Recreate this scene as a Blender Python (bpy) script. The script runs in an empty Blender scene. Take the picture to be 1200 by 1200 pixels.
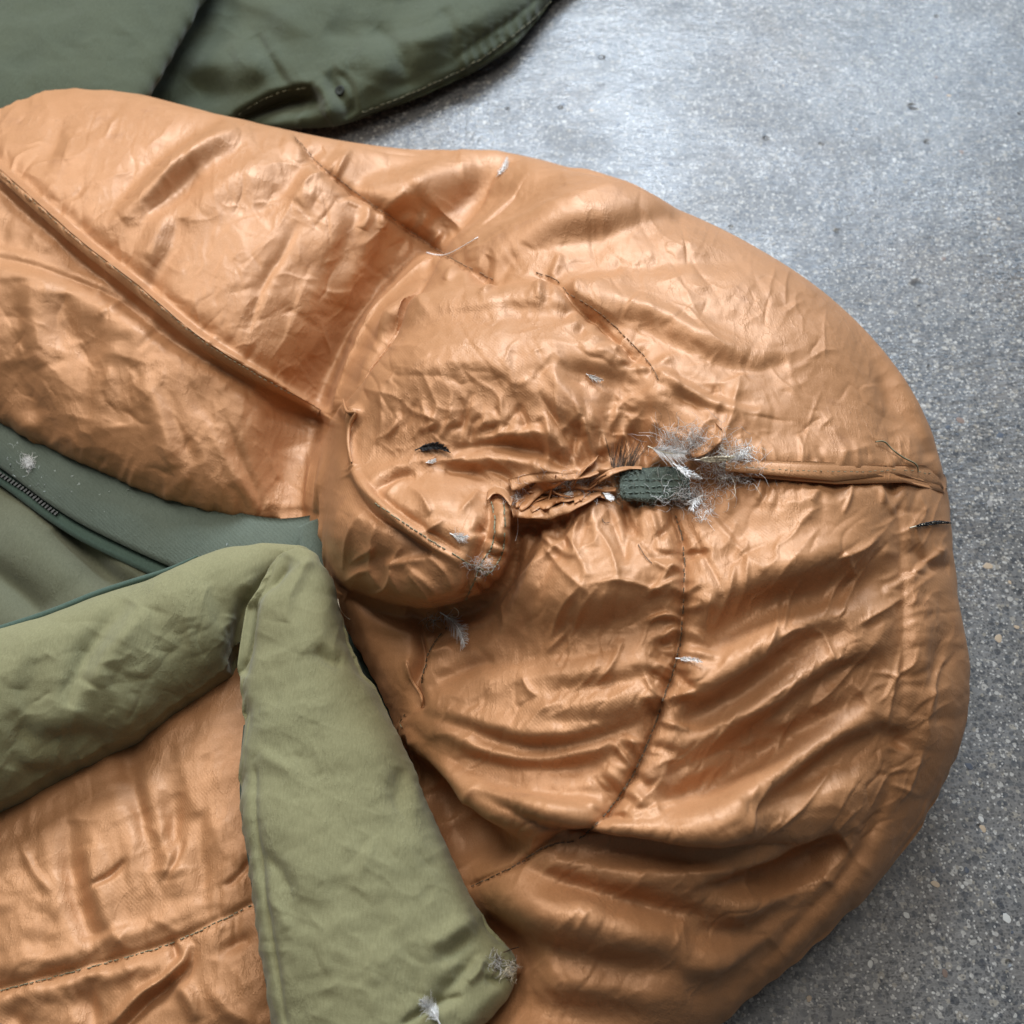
import bpy, math, random
import numpy as np
from mathutils import Vector

random.seed(7)
RNG = np.random.RandomState(11)
S = bpy.context.scene
COL = S.collection
R = math.radians

# ------------------------------------------------------------------ camera
PITCH, DIST, FOV = R(57), 0.93, R(50)
TGT = np.array([0.0, 0.0, 0.07])
CAM = TGT + DIST * np.array([0, -math.cos(PITCH), math.sin(PITCH)])
FW = (TGT - CAM) / DIST
RT = np.array([1.0, 0, 0])
UP = np.cross(RT, FW)
FL = 0.5 / math.tan(FOV / 2)
W0 = 1200.0

cd = bpy.data.cameras.new("camera")
cam = bpy.data.objects.new("camera", cd)
COL.objects.link(cam)
cam.location = CAM
cam.rotation_euler = (math.pi / 2 - PITCH, 0, 0)
cd.sensor_width = 36
cd.lens = 36 * FL
cd.clip_start, cd.clip_end = 0.01, 60
cd.dof.use_dof = True
cd.dof.focus_distance = 0.80
cd.dof.aperture_fstop = 8.0
S.camera = cam

# ------------------------------------------------------------------ light
wd = bpy.data.worlds.new("World")
S.world = wd
wd.use_nodes = True
bg = wd.node_tree.nodes["Background"]
bg.inputs[0].default_value = (0.80, 0.90, 1.0, 1)
bg.inputs[1].default_value = 0.085


def area(name, loc, target, sx, sy, power, col):
    d = bpy.data.lights.new(name, 'AREA')
    d.shape = 'RECTANGLE'
    d.size, d.size_y, d.energy, d.color = sx, sy, power, col
    o = bpy.data.objects.new(name, d)
    COL.objects.link(o)
    o.location = loc
    o.rotation_euler = (Vector(target) - Vector(loc)).to_track_quat('-Z', 'Y').to_euler()
    return o


area("doorway_light", (0.40, 2.95, 2.25), (0, 0.1, 0), 1.5, 1.0, 150, (0.74, 0.86, 1.0))
area("side_window_light", (1.95, 3.4, 1.75), (0.3, 0.3, 0), 0.9, 0.8, 30, (0.66, 0.82, 1.0))
area("left_window_light", (-1.8, 1.9, 2.3), (0, 0.1, 0), 1.5, 1.1, 60, (1.0, 0.96, 0.91))
area("skylight", (0.05, 0.55, 2.8), (0, 0, 0), 2.2, 1.5, 47, (1.0, 0.95, 0.89))
S.view_settings.view_transform = 'Standard'
S.view_settings.look = 'None'
S.view_settings.exposure = 0.0
S.view_settings.gamma = 1.0
S.cycles.max_bounces = 6


# ------------------------------------------------------------------ projection helpers
def project(P):
    d = P - CAM
    z = d @ FW
    return np.stack([W0 * (0.5 + FL * (d @ RT) / z), W0 * (0.5 - FL * (d @ UP) / z)], -1), z


def ray(px, py):
    px, py = np.asarray(px, float), np.asarray(py, float)
    return (FW + ((px / W0 - 0.5) / FL)[..., None] * RT + ((0.5 - py / W0) / FL)[..., None] * UP)


def at(px, py, z):
    d = ray(px, py)
    t = (z - CAM[2]) / d[..., 2]
    return CAM + d * t[..., None]


def smooth_line(pts, step=2.0, closed=False):
    P = np.array(pts, float)
    n = len(P)
    out = []
    rng = range(n) if closed else range(n - 1)
    for i in rng:
        if closed:
            a, b, c, d = P[(i - 1) % n], P[i], P[(i + 1) % n], P[(i + 2) % n]
        else:
            a, b, c, d = P[max(i - 1, 0)], P[i], P[i + 1], P[min(i + 2, n - 1)]
        k = max(2, int(np.linalg.norm((c - b)[:2]) / step))
        t = (np.arange(k) / k)[:, None]
        out.append(0.5 * ((2 * b) + (c - a) * t + (2 * a - 5 * b + 4 * c - d) * t ** 2 + (3 * b - a - 3 * c + d) * t ** 3))
    if not closed:
        out.append(P[-1:])
    return np.concatenate(out)


def resample(P, n):
    P = np.asarray(P, float)
    s = np.r_[0, np.cumsum(np.linalg.norm(np.diff(P, axis=0), axis=1))]
    u = np.linspace(0, s[-1], n)
    return np.stack([np.interp(u, s, P[:, k]) for k in range(P.shape[1])], -1)


def inside(poly, X, Y):
    c = np.zeros(X.shape, bool)
    n = len(poly)
    for i in range(n):
        x1, y1 = poly[i]
        x2, y2 = poly[(i + 1) % n]
        if y1 == y2:
            continue
        c ^= ((y1 > Y) != (y2 > Y)) & (X < (x2 - x1) * (Y - y1) / (y2 - y1) + x1)
    return c


# ------------------------------------------------------------------ stuffed shapes
def heightfield(poly, cell):
    lo, hi = poly.min(0) - 3 * cell, poly.max(0) + 3 * cell
    nx, ny = int((hi[0] - lo[0]) / cell) + 1, int((hi[1] - lo[1]) / cell) + 1
    X, Y = np.meshgrid(lo[0] + np.arange(nx) * cell, lo[1] + np.arange(ny) * cell)
    M = inside(poly, X, Y)
    u = np.zeros((ny, nx))
    ck = (np.add.outer(np.arange(ny), np.arange(nx)) % 2).astype(bool)
    N = max(nx, ny)
    om = 2 / (1 + math.pi / N)
    m1, m2 = M & ck, M & ~ck
    c2 = cell * cell
    for _ in range(int(2.2 * N)):
        for m in (m1, m2):
            a = 0.25 * (np.roll(u, 1, 0) + np.roll(u, -1, 0) + np.roll(u, 1, 1) + np.roll(u, -1, 1) + c2)
            u += np.where(m, om * (a - u), 0)
    return X, Y, M, np.maximum(u, 0)


def puff(outline, zeq, H, p=0.5, zdown=None, cell=0.004, fit=3, ref=None):
    """a stuffed cloth volume whose outline, seen from the camera, follows the traced outline"""
    O = resample(np.vstack([smooth_line(outline, 3, True), smooth_line(outline, 3, True)[:1]]), 180)[:-1]
    ctr = O.mean(0)
    tan = np.roll(O, -2, 0) - np.roll(O, 2, 0)
    nrm = np.stack([tan[:, 1], -tan[:, 0]], -1)
    nrm /= np.linalg.norm(nrm, axis=1)[:, None]
    area2 = np.sum(O[:, 0] * np.roll(O[:, 1], -1) - np.roll(O[:, 0], -1) * O[:, 1])
    if area2 < 0:
        nrm = -nrm
    tt = np.stack([-nrm[:, 1], nrm[:, 0]], -1)
    C = O.copy()
    zd = zeq if zdown is None else zdown

    def surf_of(C, cell):
        poly = at(C[:, 0], C[:, 1], zeq)[:, :2]
        X, Y, M, u = heightfield(poly, cell)
        t = (u / (ref or u.max())) ** p
        return X, Y, M, zeq + H * t, np.maximum(zeq - zd * np.minimum(1, 1.6 * t), 0.0015)

    for it in range(fit):
        X, Y, M, zt, zb = surf_of(C, 0.007)
        A = np.concatenate([np.stack([X[M], Y[M], z[M]], -1) for z in (zt, zb)] + [at(C[:, 0], C[:, 1], zeq)])
        q, _ = project(A)
        e = np.zeros(len(O))
        for k in range(len(O)):
            r = q - O[k]
            s = np.abs(r @ tt[k]) < 6
            v = (r @ nrm[k])[s]
            v = v[np.abs(v) < 110]
            e[k] = v.max() if len(v) else -8
        e = np.clip(e, -30, 60)
        for _ in range(4):
            e = 0.5 * e + 0.25 * (np.roll(e, 1) + np.roll(e, -1))
        C = C - nrm * e[:, None] * 0.85
    X, Y, M, zt, zb = surf_of(C, cell)
    ny, nx = M.shape
    cellm = M[:-1, :-1] | M[1:, :-1] | M[:-1, 1:] | M[1:, 1:]
    node = np.zeros_like(M)
    node[:-1, :-1] |= cellm; node[1:, :-1] |= cellm; node[:-1, 1:] |= cellm; node[1:, 1:] |= cellm
    rim = node & ~M
    it_, ib_ = np.full(M.shape, -1), np.full(M.shape, -1)
    nt = node.sum()
    it_[node] = np.arange(nt)
    ib_[node] = it_[node]
    ib_[M] = nt + np.arange(M.sum())
    V = np.concatenate([np.stack([X[node], Y[node], np.where(rim, zeq, zt)[node]], -1), np.stack([X[M], Y[M], zb[M]], -1)])
    j, i = np.nonzero(cellm)
    Ft = np.stack([it_[j, i], it_[j, i + 1], it_[j + 1, i + 1], it_[j + 1, i]], -1)
    Fb = np.stack([ib_[j, i], ib_[j + 1, i], ib_[j + 1, i + 1], ib_[j, i + 1]], -1)
    return V, np.concatenate([Ft, Fb])


def mesh_from(name, V, F):
    V, F = np.asarray(V, np.float32), np.asarray(F, np.int32)
    me = bpy.data.meshes.new(name)
    me.vertices.add(len(V))
    me.vertices.foreach_set("co", V.ravel())
    k = F.shape[1]
    me.loops.add(F.size)
    me.loops.foreach_set("vertex_index", F.ravel())
    me.polygons.add(len(F))
    me.polygons.foreach_set("loop_start", np.arange(0, F.size, k, dtype=np.int32))
    me.polygons.foreach_set("loop_total", np.full(len(F), k, np.int32))
    me.polygons.foreach_set("use_smooth", np.ones(len(F), bool))
    me.update(calc_edges=True)
    return me


def read(me):
    V = np.empty(len(me.vertices) * 3, np.float32)
    me.vertices.foreach_get("co", V)
    E = np.empty(len(me.edges) * 2, np.int32)
    me.edges.foreach_get("vertices", E)
    return V.reshape(-1, 3).astype(float), E.reshape(-1, 2)


def relax(V, E, n, w=None, lam=0.6):
    N = len(V)
    deg = np.bincount(E.ravel(), minlength=N).astype(float)
    deg[deg == 0] = 1
    for _ in range(n):
        A = np.empty_like(V)
        for k in range(3):
            A[:, k] = (np.bincount(E[:, 0], V[E[:, 1], k], N) + np.bincount(E[:, 1], V[E[:, 0], k], N)) / deg
        d = (A - V) * lam
        V = V + (d if w is None else d * w[:, None])
    return V


def voxel_union(puffs, voxel):
    Vs, Fs, n = [], [], 0
    for V, F in puffs:
        Vs.append(V); Fs.append(F + n); n += len(V)
    me = mesh_from("tmp", np.concatenate(Vs), np.concatenate(Fs))
    ob = bpy.data.objects.new("tmp", me)
    COL.objects.link(ob)
    md = ob.modifiers.new("r", 'REMESH')
    md.mode = 'VOXEL'
    md.voxel_size = voxel
    dg = bpy.context.evaluated_depsgraph_get()
    ev = ob.evaluated_get(dg)
    m2 = bpy.data.meshes.new_from_object(ev)
    bpy.data.objects.remove(ob)
    bpy.data.meshes.remove(me)
    V, E = read(m2)
    F = np.empty(len(m2.polygons) * 4, np.int32)
    m2.polygons.foreach_get("vertices", F)
    bpy.data.meshes.remove(m2)
    return V, F.reshape(-1, 4), E


def face_normals(V, F):
    n = np.cross(V[F[:, 2]] - V[F[:, 0]], V[F[:, 3]] - V[F[:, 1]])
    return n / (np.linalg.norm(n, axis=1)[:, None] + 1e-12)


def vert_normals(V, F):
    fn = np.cross(V[F[:, 2]] - V[F[:, 0]], V[F[:, 3]] - V[F[:, 1]])
    n = np.stack([np.bincount(F.ravel(), np.repeat(fn[:, k], 4), len(V)) for k in range(3)], -1)
    return n / (np.linalg.norm(n, axis=1)[:, None] + 1e-12)


def split_visible(V, F):
    """one linear 1-to-4 split of the faces turned to the camera"""
    fn = face_normals(V, F)
    c = V[F].mean(1)
    q, _ = project(c)
    vd = CAM - c
    vd /= np.linalg.norm(vd, axis=1)[:, None]
    s = ((fn * vd).sum(1) > -0.5) & (q[:, 0] > -20) & (q[:, 0] < 1220) & (q[:, 1] > -20) & (q[:, 1] < 1220)
    A, B = F[s], F[~s]
    keep = B[(c[~s][:, 2] > 0.004) | True]
    e = np.concatenate([A[:, [0, 1]], A[:, [1, 2]], A[:, [2, 3]], A[:, [3, 0]]])
    e.sort(1)
    ue, inv = np.unique(e[:, 0].astype(np.int64) * len(V) + e[:, 1], return_inverse=True)
    a, b = ue // len(V), ue % len(V)
    mid = 0.5 * (V[a] + V[b])
    n = len(A)
    nv = len(V)
    em = nv + inv.reshape(4, n)
    fc = nv + len(ue) + np.arange(n)
    V2 = np.concatenate([V, mid, V[A].mean(1)])
    Q = np.concatenate([np.stack([A[:, k], em[k], fc, em[(k + 3) % 4]], -1) for k in range(4)])
    return V2, np.concatenate([Q, keep])


def edges_of(F):
    e = np.concatenate([F[:, [k, (k + 1) % 4]] for k in range(4)])
    e.sort(1)
    m = int(F.max()) + 1
    u = np.unique(e[:, 0].astype(np.int64) * m + e[:, 1])
    return np.stack([u // m, u % m], -1)


# ------------------------------------------------------------------ traced fold maps
X0, X1 = -80, 1290
NP_ = X1 - X0


CR = 0.75


class Folds:
    soft = 1.0
    pw = 1.8
    big = None

    def __init__(self):
        self.L = {s: np.zeros((NP_ // s + 2, NP_ // s + 2)) for s in (1, 2, 5)}

    def f(self, pts, a, wl, wr=None, p=None, tp=0.55):
        p = p or self.pw
        wr = wl if wr is None else wr
        if self.soft != 1 and min(wl, wr) >= 6:
            wl, wr = wl * self.soft, wr * self.soft
        wm = min(wl, wr)
        s = 1 if wm < 5 else (2 if wm < 14 else 5)
        G = self.L[s]
        P = smooth_line(pts, max(1.5, wm * 0.45))
        n = len(P)
        T = np.gradient(P, axis=0)
        T /= np.linalg.norm(T, axis=1)[:, None] + 1e-9
        tpr = np.sin(np.pi * np.clip((np.arange(n) + 0.5) / n, 0, 1)) ** tp if tp else np.ones(n)
        pad = 3.0 * max(wl, wr) * (1.6 if p < 1.7 else 1)
        lo = np.floor((P.min(0) - pad - X0) / s).astype(int).clip(0, G.shape[0] - 1)
        hi = (np.ceil((P.max(0) + pad - X0) / s).astype(int) + 1).clip(0, G.shape[0])
        if (hi <= lo).any():
            return
        x = X0 + s * np.arange(lo[0], hi[0])
        y = X0 + s * np.arange(lo[1], hi[1])
        XX, YY = np.meshgrid(x, y)
        q = np.stack([XX.ravel(), YY.ravel()], -1)
        best = np.full(len(q), 1e9)
        arg = np.zeros(len(q), int)
        for i in range(0, n, 24):
            d = ((q[:, None, :] - P[None, i:i + 24]) ** 2).sum(-1)
            k = d.argmin(1)
            dm = d[np.arange(len(q)), k]
            b = dm < best
            best[b] = dm[b]
            arg[b] = k[b] + i
        v = q - P[arg]
        stp = np.linalg.norm(np.diff(P, axis=0), axis=1)
        hs = 0.6 * np.r_[stp, stp[-1]][arg]
        al = np.clip((v * T[arg]).sum(1), -hs, hs)
        v = v - T[arg] * al[:, None]
        dist = np.sqrt((v ** 2).sum(1))
        sd = T[arg, 0] * v[:, 1] - T[arg, 1] * v[:, 0]
        w = np.where(sd > 0, wr, wl)
        tq = np.interp(np.clip(arg + al / (hs / 0.6), 0, n - 1), np.arange(n), tpr)
        val = a * np.exp(-0.5 * (dist / w) ** p) * tq
        G[lo[1]:hi[1], lo[0]:hi[0]] += val.reshape(XX.shape)

    def plateau(self, poly, a, w, fade=None):
        """raised cloth inside a polygon, rounded over w px at its edge; fade = list of (px, py) edge points where it melts in"""
        s = 2
        G = self.L[s]
        P = smooth_line(poly, 2, True)
        x = X0 + s * np.arange(G.shape[0])
        lo = np.floor((P.min(0) - X0) / s).astype(int).clip(0)
        hi = np.ceil((P.max(0) - X0) / s).astype(int) + 1
        XX, YY = np.meshgrid(x[lo[0]:hi[0]], x[lo[1]:hi[1]])
        m = inside(P, XX, YY)
        q = np.stack([XX[m], YY[m]], -1).astype(float)
        if fade is not None:
            Fd = smooth_line(fade, 3)
            df = np.sqrt(((q[:, None] - Fd[None]) ** 2).sum(-1).min(1))
            keep = np.sqrt(((P[:, None] - Fd[None]) ** 2).sum(-1).min(1)) > 6
            E = P[keep]
            fd = np.clip(df / 75, 0, 1)
            fd = fd * fd * (3 - 2 * fd)
        else:
            E, fd = P, 1
        d = np.sqrt(((q[:, None] - E[None]) ** 2).sum(-1).min(1))
        t = np.clip(d / w, 0, 1)
        val = a * np.sqrt(1 - (1 - t) ** 2) * fd
        sub = G[lo[1]:hi[1], lo[0]:hi[0]]
        sub[m] += val

    def noise(self, scale, amp, ridged=False, mask=None, ang=0, stretch=1):
        x = np.arange(NP_ + 2) + X0
        XX, YY = np.meshgrid(x, x)
        c, s_ = math.cos(ang), math.sin(ang)
        U, Vv = (XX * c + YY * s_) / (scale * stretch), (-XX * s_ + YY * c) / scale
        g = np.random.RandomState(int(scale * 7 + 3)).rand(256, 256)
        iu, iv = np.floor(U).astype(int), np.floor(Vv).astype(int)
        fu, fv = U - iu, Vv - iv
        fu, fv = fu ** 3 * (fu * (6 * fu - 15) + 10), fv ** 3 * (fv * (6 * fv - 15) + 10)
        G = lambda a, b: g[a % 256, b % 256]
        n = (G(iu, iv) * (1 - fu) + G(iu + 1, iv) * fu) * (1 - fv) + (G(iu, iv + 1) * (1 - fu) + G(iu + 1, iv + 1) * fu) * fv
        n = n * 2 - 1
        if ridged:
            n = (1 - np.abs(n)) ** 3
        if mask is not None:
            n = n * mask
        self.L[1] += amp * n[:self.L[1].shape[0], :self.L[1].shape[1]]

    def crumple(self, period, amp, planes, ang, spread, gate=0.15, mask=None):
        """pleated facets with sharp edges: warped triangle waves that come and go over the cloth"""
        lv = 2 if period > 20 else 1
        x = X0 + lv * np.arange(self.L[lv].shape[0])
        XX, YY = np.meshgrid(x, x)
        rs = np.random.RandomState(int(period * 13))
        g = rs.rand(128, 128)

        def nz(sc, ox):
            U, Vv = XX / sc + ox, YY / sc + ox * 1.7
            iu, iv = np.floor(U).astype(int), np.floor(Vv).astype(int)
            fu, fv = U - iu, Vv - iv
            fu, fv = fu * fu * (3 - 2 * fu), fv * fv * (3 - 2 * fv)
            G = lambda a, b: g[a % 128, b % 128]
            return (G(iu, iv) * (1 - fu) + G(iu + 1, iv) * fu) * (1 - fv) + (G(iu, iv + 1) * (1 - fu) + G(iu + 1, iv + 1) * fu) * fv

        h = 0
        for k in range(planes):
            a = R(ang + rs.randn() * spread)
            per = period * (0.7 + 0.7 * rs.rand())
            u = (-XX * math.sin(a) + YY * math.cos(a)) / per + rs.rand() * 9 + 1.5 * nz(per * 3.2, k * 7.3) + 0.35 * nz(per, k * 3.1)
            t = u - np.floor(u)
            sk = 0.25 + 0.5 * rs.rand()
            tri = np.where(t < sk, t / sk, (1 - t) / (1 - sk)) - 0.5
            h = h + tri * np.clip((nz(per * 1.9, 40 + k * 5.7) - 0.5 + gate) * 3.2, 0, 1)
        if mask is not None:
            h = h * mask(XX, YY)
        self.L[lv] += amp * h

    def creases(self, poly, n, ang, spread, ln=(14, 50), amp=(0.5, 1.4), w=(1.3, 2.4)):
        P = np.array(poly, float)
        lo, hi = P.min(0), P.max(0)
        k = 0
        while k < n:
            c = lo + (hi - lo) * RNG.rand(2)
            if not inside(P, np.array([c[0]]), np.array([c[1]]))[0]:
                continue
            k += 1
            a = R(ang(c[0], c[1]) if callable(ang) else ang) + RNG.randn() * R(spread)
            l = ln[0] + (ln[1] - ln[0]) * RNG.rand() ** 2
            t = np.array([math.cos(a), math.sin(a)])
            nn = np.array([-t[1], t[0]])
            b = RNG.randn(2) * l * 0.06
            am = CR * (amp[0] + (amp[1] - amp[0]) * RNG.rand() ** 2)
            ww = w[0] + (w[1] - w[0]) * RNG.rand()
            sg = 1 if RNG.rand() < 0.6 else -1
            self.f([c - t * l / 2, c - t * l / 6 + nn * b[0], c + t * l / 6 + nn * b[1], c + t * l / 2], sg * am, ww, ww * (1 + RNG.rand()), 1.25)

    def pucker(self, line, n, ln, amp, w=4, side=0, skew=0.3):
        P = resample(smooth_line(line, 3), n * 3)
        T = np.gradient(P, axis=0)
        T /= np.linalg.norm(T, axis=1)[:, None]
        for k in range(n):
            i = min(len(P) - 1, int((k + RNG.rand()) * 3))
            for sd in ((1, -1) if side == 0 else (side,)):
                if RNG.rand() < 0.25:
                    continue
                nn = np.array([-T[i, 1], T[i, 0]]) * sd + T[i] * RNG.randn() * skew
                l = ln * (0.5 + RNG.rand())
                p0 = P[i] + nn * 1
                self.f([p0, p0 + nn * l * 0.5 + RNG.randn(2) * l * .05, p0 + nn * l], (amp if RNG.rand() < .55 else -amp) * (0.5 + RNG.rand()), w * (.6 + .6 * RNG.rand()), None, 2, 0.5)

    def sample(self, q):
        out = np.zeros(len(q))
        for s, k in ((5, 2), (2, 1)):
            G = self.L[s]
            for _ in range(k):
                for ax in (0, 1):
                    G = 0.5 * G + 0.25 * (np.roll(G, 1, ax) + np.roll(G, -1, ax))
            self.L[s] = G
        for s, G in self.L.items():
            u = np.clip((q - X0) / s, 0, G.shape[0] - 2.001)
            i = u.astype(int)
            f = u - i
            out += (G[i[:, 1], i[:, 0]] * (1 - f[:, 0]) + G[i[:, 1], i[:, 0] + 1] * f[:, 0]) * (1 - f[:, 1]) + \
                   (G[i[:, 1] + 1, i[:, 0]] * (1 - f[:, 0]) + G[i[:, 1] + 1, i[:, 0] + 1] * f[:, 0]) * f[:, 1]
        return out


MM = 0.00072   # one traced pixel on the cloth, in metres

ZC = 3
ZN = (X1 - X0) // ZC + 1
ZBUF = np.full((ZN, ZN), 9.0)


def splat(V):
    q, z = project(V)
    i = np.round((q - X0) / ZC).astype(int)
    k = (i >= 0).all(1) & (i < ZN).all(1)
    np.minimum.at(ZBUF, (i[k, 1], i[k, 0]), z[k])


def surf(px, py, lift=0.0):
    """points on the finished cloth under the given picture points, lifted towards the camera"""
    px, py = np.atleast_1d(np.asarray(px, float)), np.atleast_1d(np.asarray(py, float))
    u = np.clip((np.stack([px, py], -1) - X0) / ZC, 1, ZN - 2.01)
    i = np.round(u).astype(int)
    z = np.median(np.stack([ZBUF[i[:, 1] + a, i[:, 0] + b] for a in (-1, 0, 1) for b in (-1, 0, 1)]), axis=0)
    d = ray(px, py)
    P = CAM + d * z[:, None]
    return P - d / np.linalg.norm(d, axis=1)[:, None] * np.asarray(lift).reshape(-1, 1) if np.ndim(lift) else P - d / np.linalg.norm(d, axis=1)[:, None] * lift


def cloth(puffs, folds, voxel=0.0024, rel=8, relw=None, mix=0.5, sub=True, gain=1.0):
    V, F, E = voxel_union(puffs, voxel)
    V = relax(V, E, rel)
    if relw is not None:
        q, _ = project(V)
        V = relax(V, E, 60, relw(q))
    if folds.big is not None:
        q, _ = project(V)
        vd = CAM - V
        vd /= np.linalg.norm(vd, axis=1)[:, None]
        V = relax(V + vd * (folds.big.sample(q) * MM)[:, None], E, 2)
        V[:, 2] = np.maximum(V[:, 2], 0.001)
        V, F, E = voxel_union([(V, F)], voxel)
        V = relax(V, E, 4)
    if sub:
        V, F = split_visible(V, F)
        V = relax(V, edges_of(F), 3, None, 0.5)
    q, _ = project(V)
    n = vert_normals(V, F)
    vd = CAM - V
    vd /= np.linalg.norm(vd, axis=1)[:, None]
    fac = np.clip((n * vd).sum(1) * 4 + 0.12, 0, 1)
    D = folds.sample(q) * MM * fac * gain
    dr = n * (1 - mix) + vd * mix
    dr /= np.linalg.norm(dr, axis=1)[:, None]
    V = V + dr * D[:, None]
    V[:, 2] = np.maximum(V[:, 2], 0.001)
    fn = face_normals(V, F)                      # the underside that lies on the floor is left off
    F = F[~((fn[:, 2] < -0.6) & (V[F[:, 0], 2] < 0.010))]
    u, inv = np.unique(F.ravel(), return_inverse=True)
    return V[u], inv.reshape(F.shape)


# ------------------------------------------------------------------ materials
class NT:
    def __init__(self, name):
        self.m = bpy.data.materials.new(name)
        self.m.use_nodes = True
        self.t = self.m.node_tree
        self.b = self.t.nodes["Principled BSDF"]
        self.tc = self.t.nodes.new("ShaderNodeTexCoord")

    def n(self, typ, **k):
        nd = self.t.nodes.new("ShaderNode" + typ)
        for a, v in k.items():
            if a in ('inp',):
                for kk, vv in v.items():
                    nd.inputs[kk].default_value = vv
            else:
                setattr(nd, a, v)
        return nd

    def l(self, a, b):
        self.t.links.new(a, b)

    def noise(self, scale, detail=3, rough=0.55, vec=None):
        nd = self.n("TexNoise", inp={"Scale": scale, "Detail": detail, "Roughness": rough})
        self.l(vec or self.tc.outputs["Object"], nd.inputs["Vector"])
        return nd.outputs["Fac"]

    def ramp(self, fac, stops):
        nd = self.n("ValToRGB")
        while len(nd.color_ramp.elements) < len(stops):
            nd.color_ramp.elements.new(0.5)
        for e, (p, c) in zip(nd.color_ramp.elements, stops):
            e.position = p
            e.color = (c, c, c, 1) if not hasattr(c, '__len__') else (*c, 1)
        self.l(fac, nd.inputs[0])
        return nd.outputs[0]

    def mix(self, fac, a, b, mode='MIX'):
        nd = self.n("Mix", data_type='RGBA', blend_type=mode)
        for s, v in ((0, fac), (6, a), (7, b)):
            if hasattr(v, 'is_linked'):
                self.l(v, nd.inputs[s])
            elif hasattr(v, '__len__'):
                nd.inputs[s].default_value = (*v, 1)
            else:
                nd.inputs[s].default_value = v
        return nd.outputs[2]

    def bump(self, h, dist, strength=1.0, prev=None):
        nd = self.n("Bump", inp={"Strength": strength, "Distance": dist})
        self.l(h, nd.inputs["Height"])
        if prev:
            self.l(prev, nd.inputs["Normal"])
        return nd.outputs[0]

    def mul(self, a, b, op='MULTIPLY'):
        nd = self.n("Math", operation=op)
        for s, v in ((0, a), (1, b)):
            if hasattr(v, 'is_linked'):
                self.l(v, nd.inputs[s])
            else:
                nd.inputs[s].default_value = v
        return nd.outputs[0]


def mp2(t, rot, sc):
    nd = t.n("Mapping", inp={"Rotation": rot, "Scale": sc})
    t.l(t.tc.outputs["Object"], nd.inputs[0])
    return nd.outputs[0]


def satin(name, base, dirt):
    t = NT(name)
    n1 = t.noise(9, 4)
    c = t.mix(t.ramp(n1, [(0.35, 0), (0.7, 1)]), base, tuple(min(1, x * 1.10 + 0.01) for x in base))
    st = t.ramp(t.noise(23, 5, 0.65), [(0.60, 0), (0.76, 1)])
    c = t.mix(t.mul(st, 0.35), c, dirt)
    c = t.mix(t.mul(t.ramp(t.noise(900, 2), [(0.42, 0), (0.66, 1)]), 0.2), c, tuple(min(1, x * 1.5 + .05) for x in base))
    t.l(c, t.b.inputs["Base Color"])
    t.b.inputs["Metallic"].default_value = 0.15
    t.l(t.ramp(t.noise(60, 4), [(0.3, 0.44), (0.7, 0.56)]), t.b.inputs["Roughness"])
    t.b.inputs["Specular IOR Level"].default_value = 0.62
    t.b.inputs["Specular Tint"].default_value = (1.0, 0.86, 0.68, 1)
    t.b.inputs["Coat Weight"].default_value = 0.03
    t.b.inputs["Coat Roughness"].default_value = 0.36
    t.b.inputs["Coat Tint"].default_value = (1.0, 0.90, 0.76, 1)
    t.b.inputs["Sheen Weight"].default_value = 0.02
    t.b.inputs["Sheen Tint"].default_value = (1.0, 0.86, 0.70, 1)
    t.b.inputs["Sheen Roughness"].default_value = 0.4
    mp = t.n("Mapping", inp={"Rotation": (0.3, 0.2, 0.65), "Scale": (1, 0.25, 1)})
    t.l(t.tc.outputs["Object"], mp.inputs[0])
    w = t.noise(130, 4, 0.6, mp.outputs[0])
    wr = t.ramp(t.mul(w, 0.5, 'SUBTRACT'), [(0, 0), (1, 1)])
    ab = t.n("Math", operation='ABSOLUTE')
    t.l(t.mul(w, 0.5, 'SUBTRACT'), ab.inputs[0])
    h = t.ramp(ab.outputs[0], [(0.0, 1), (0.03, 0.35), (0.16, 0)])
    b0 = t.bump(h, 0.0005, 0.16)
    for rot, sc in (((0.1, 0.3, -0.9), 48), ((0.4, -0.2, 1.7), 70)):
        w = t.noise(sc, 5, 0.55, mp2(t, rot, (1, 0.3, 1)))
        ab = t.n("Math", operation='ABSOLUTE')
        t.l(t.mul(w, 0.5, 'SUBTRACT'), ab.inputs[0])
        h = t.mul(t.ramp(ab.outputs[0], [(0.0, 1), (0.012, 0.35), (0.06, 0)]), t.ramp(t.noise(19, 2), [(0.42, 0), (0.6, 1)]))
        b0 = t.bump(h, 0.0008, 0.30, b0)
    b1 = t.bump(t.noise(75, 6, 0.62, mp.outputs[0]), 0.0016, 0.13, b0)
    wv = t.n("TexWave", wave_type='BANDS', bands_direction='DIAGONAL', inp={"Scale": 215, "Distortion": 1.5, "Detail": 1.0})
    t.l(t.tc.outputs["Object"], wv.inputs["Vector"])
    b2 = t.bump(t.mul(wv.outputs["Fac"], t.ramp(t.noise(14, 3), [(0.45, 0.05), (0.68, 1)])), 0.00016, 0.32, b1)
    b3 = t.bump(t.noise(620, 3), 0.0003, 0.36, b2)
    t.l(b3, t.b.inputs["Normal"])
    return t.m


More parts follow.
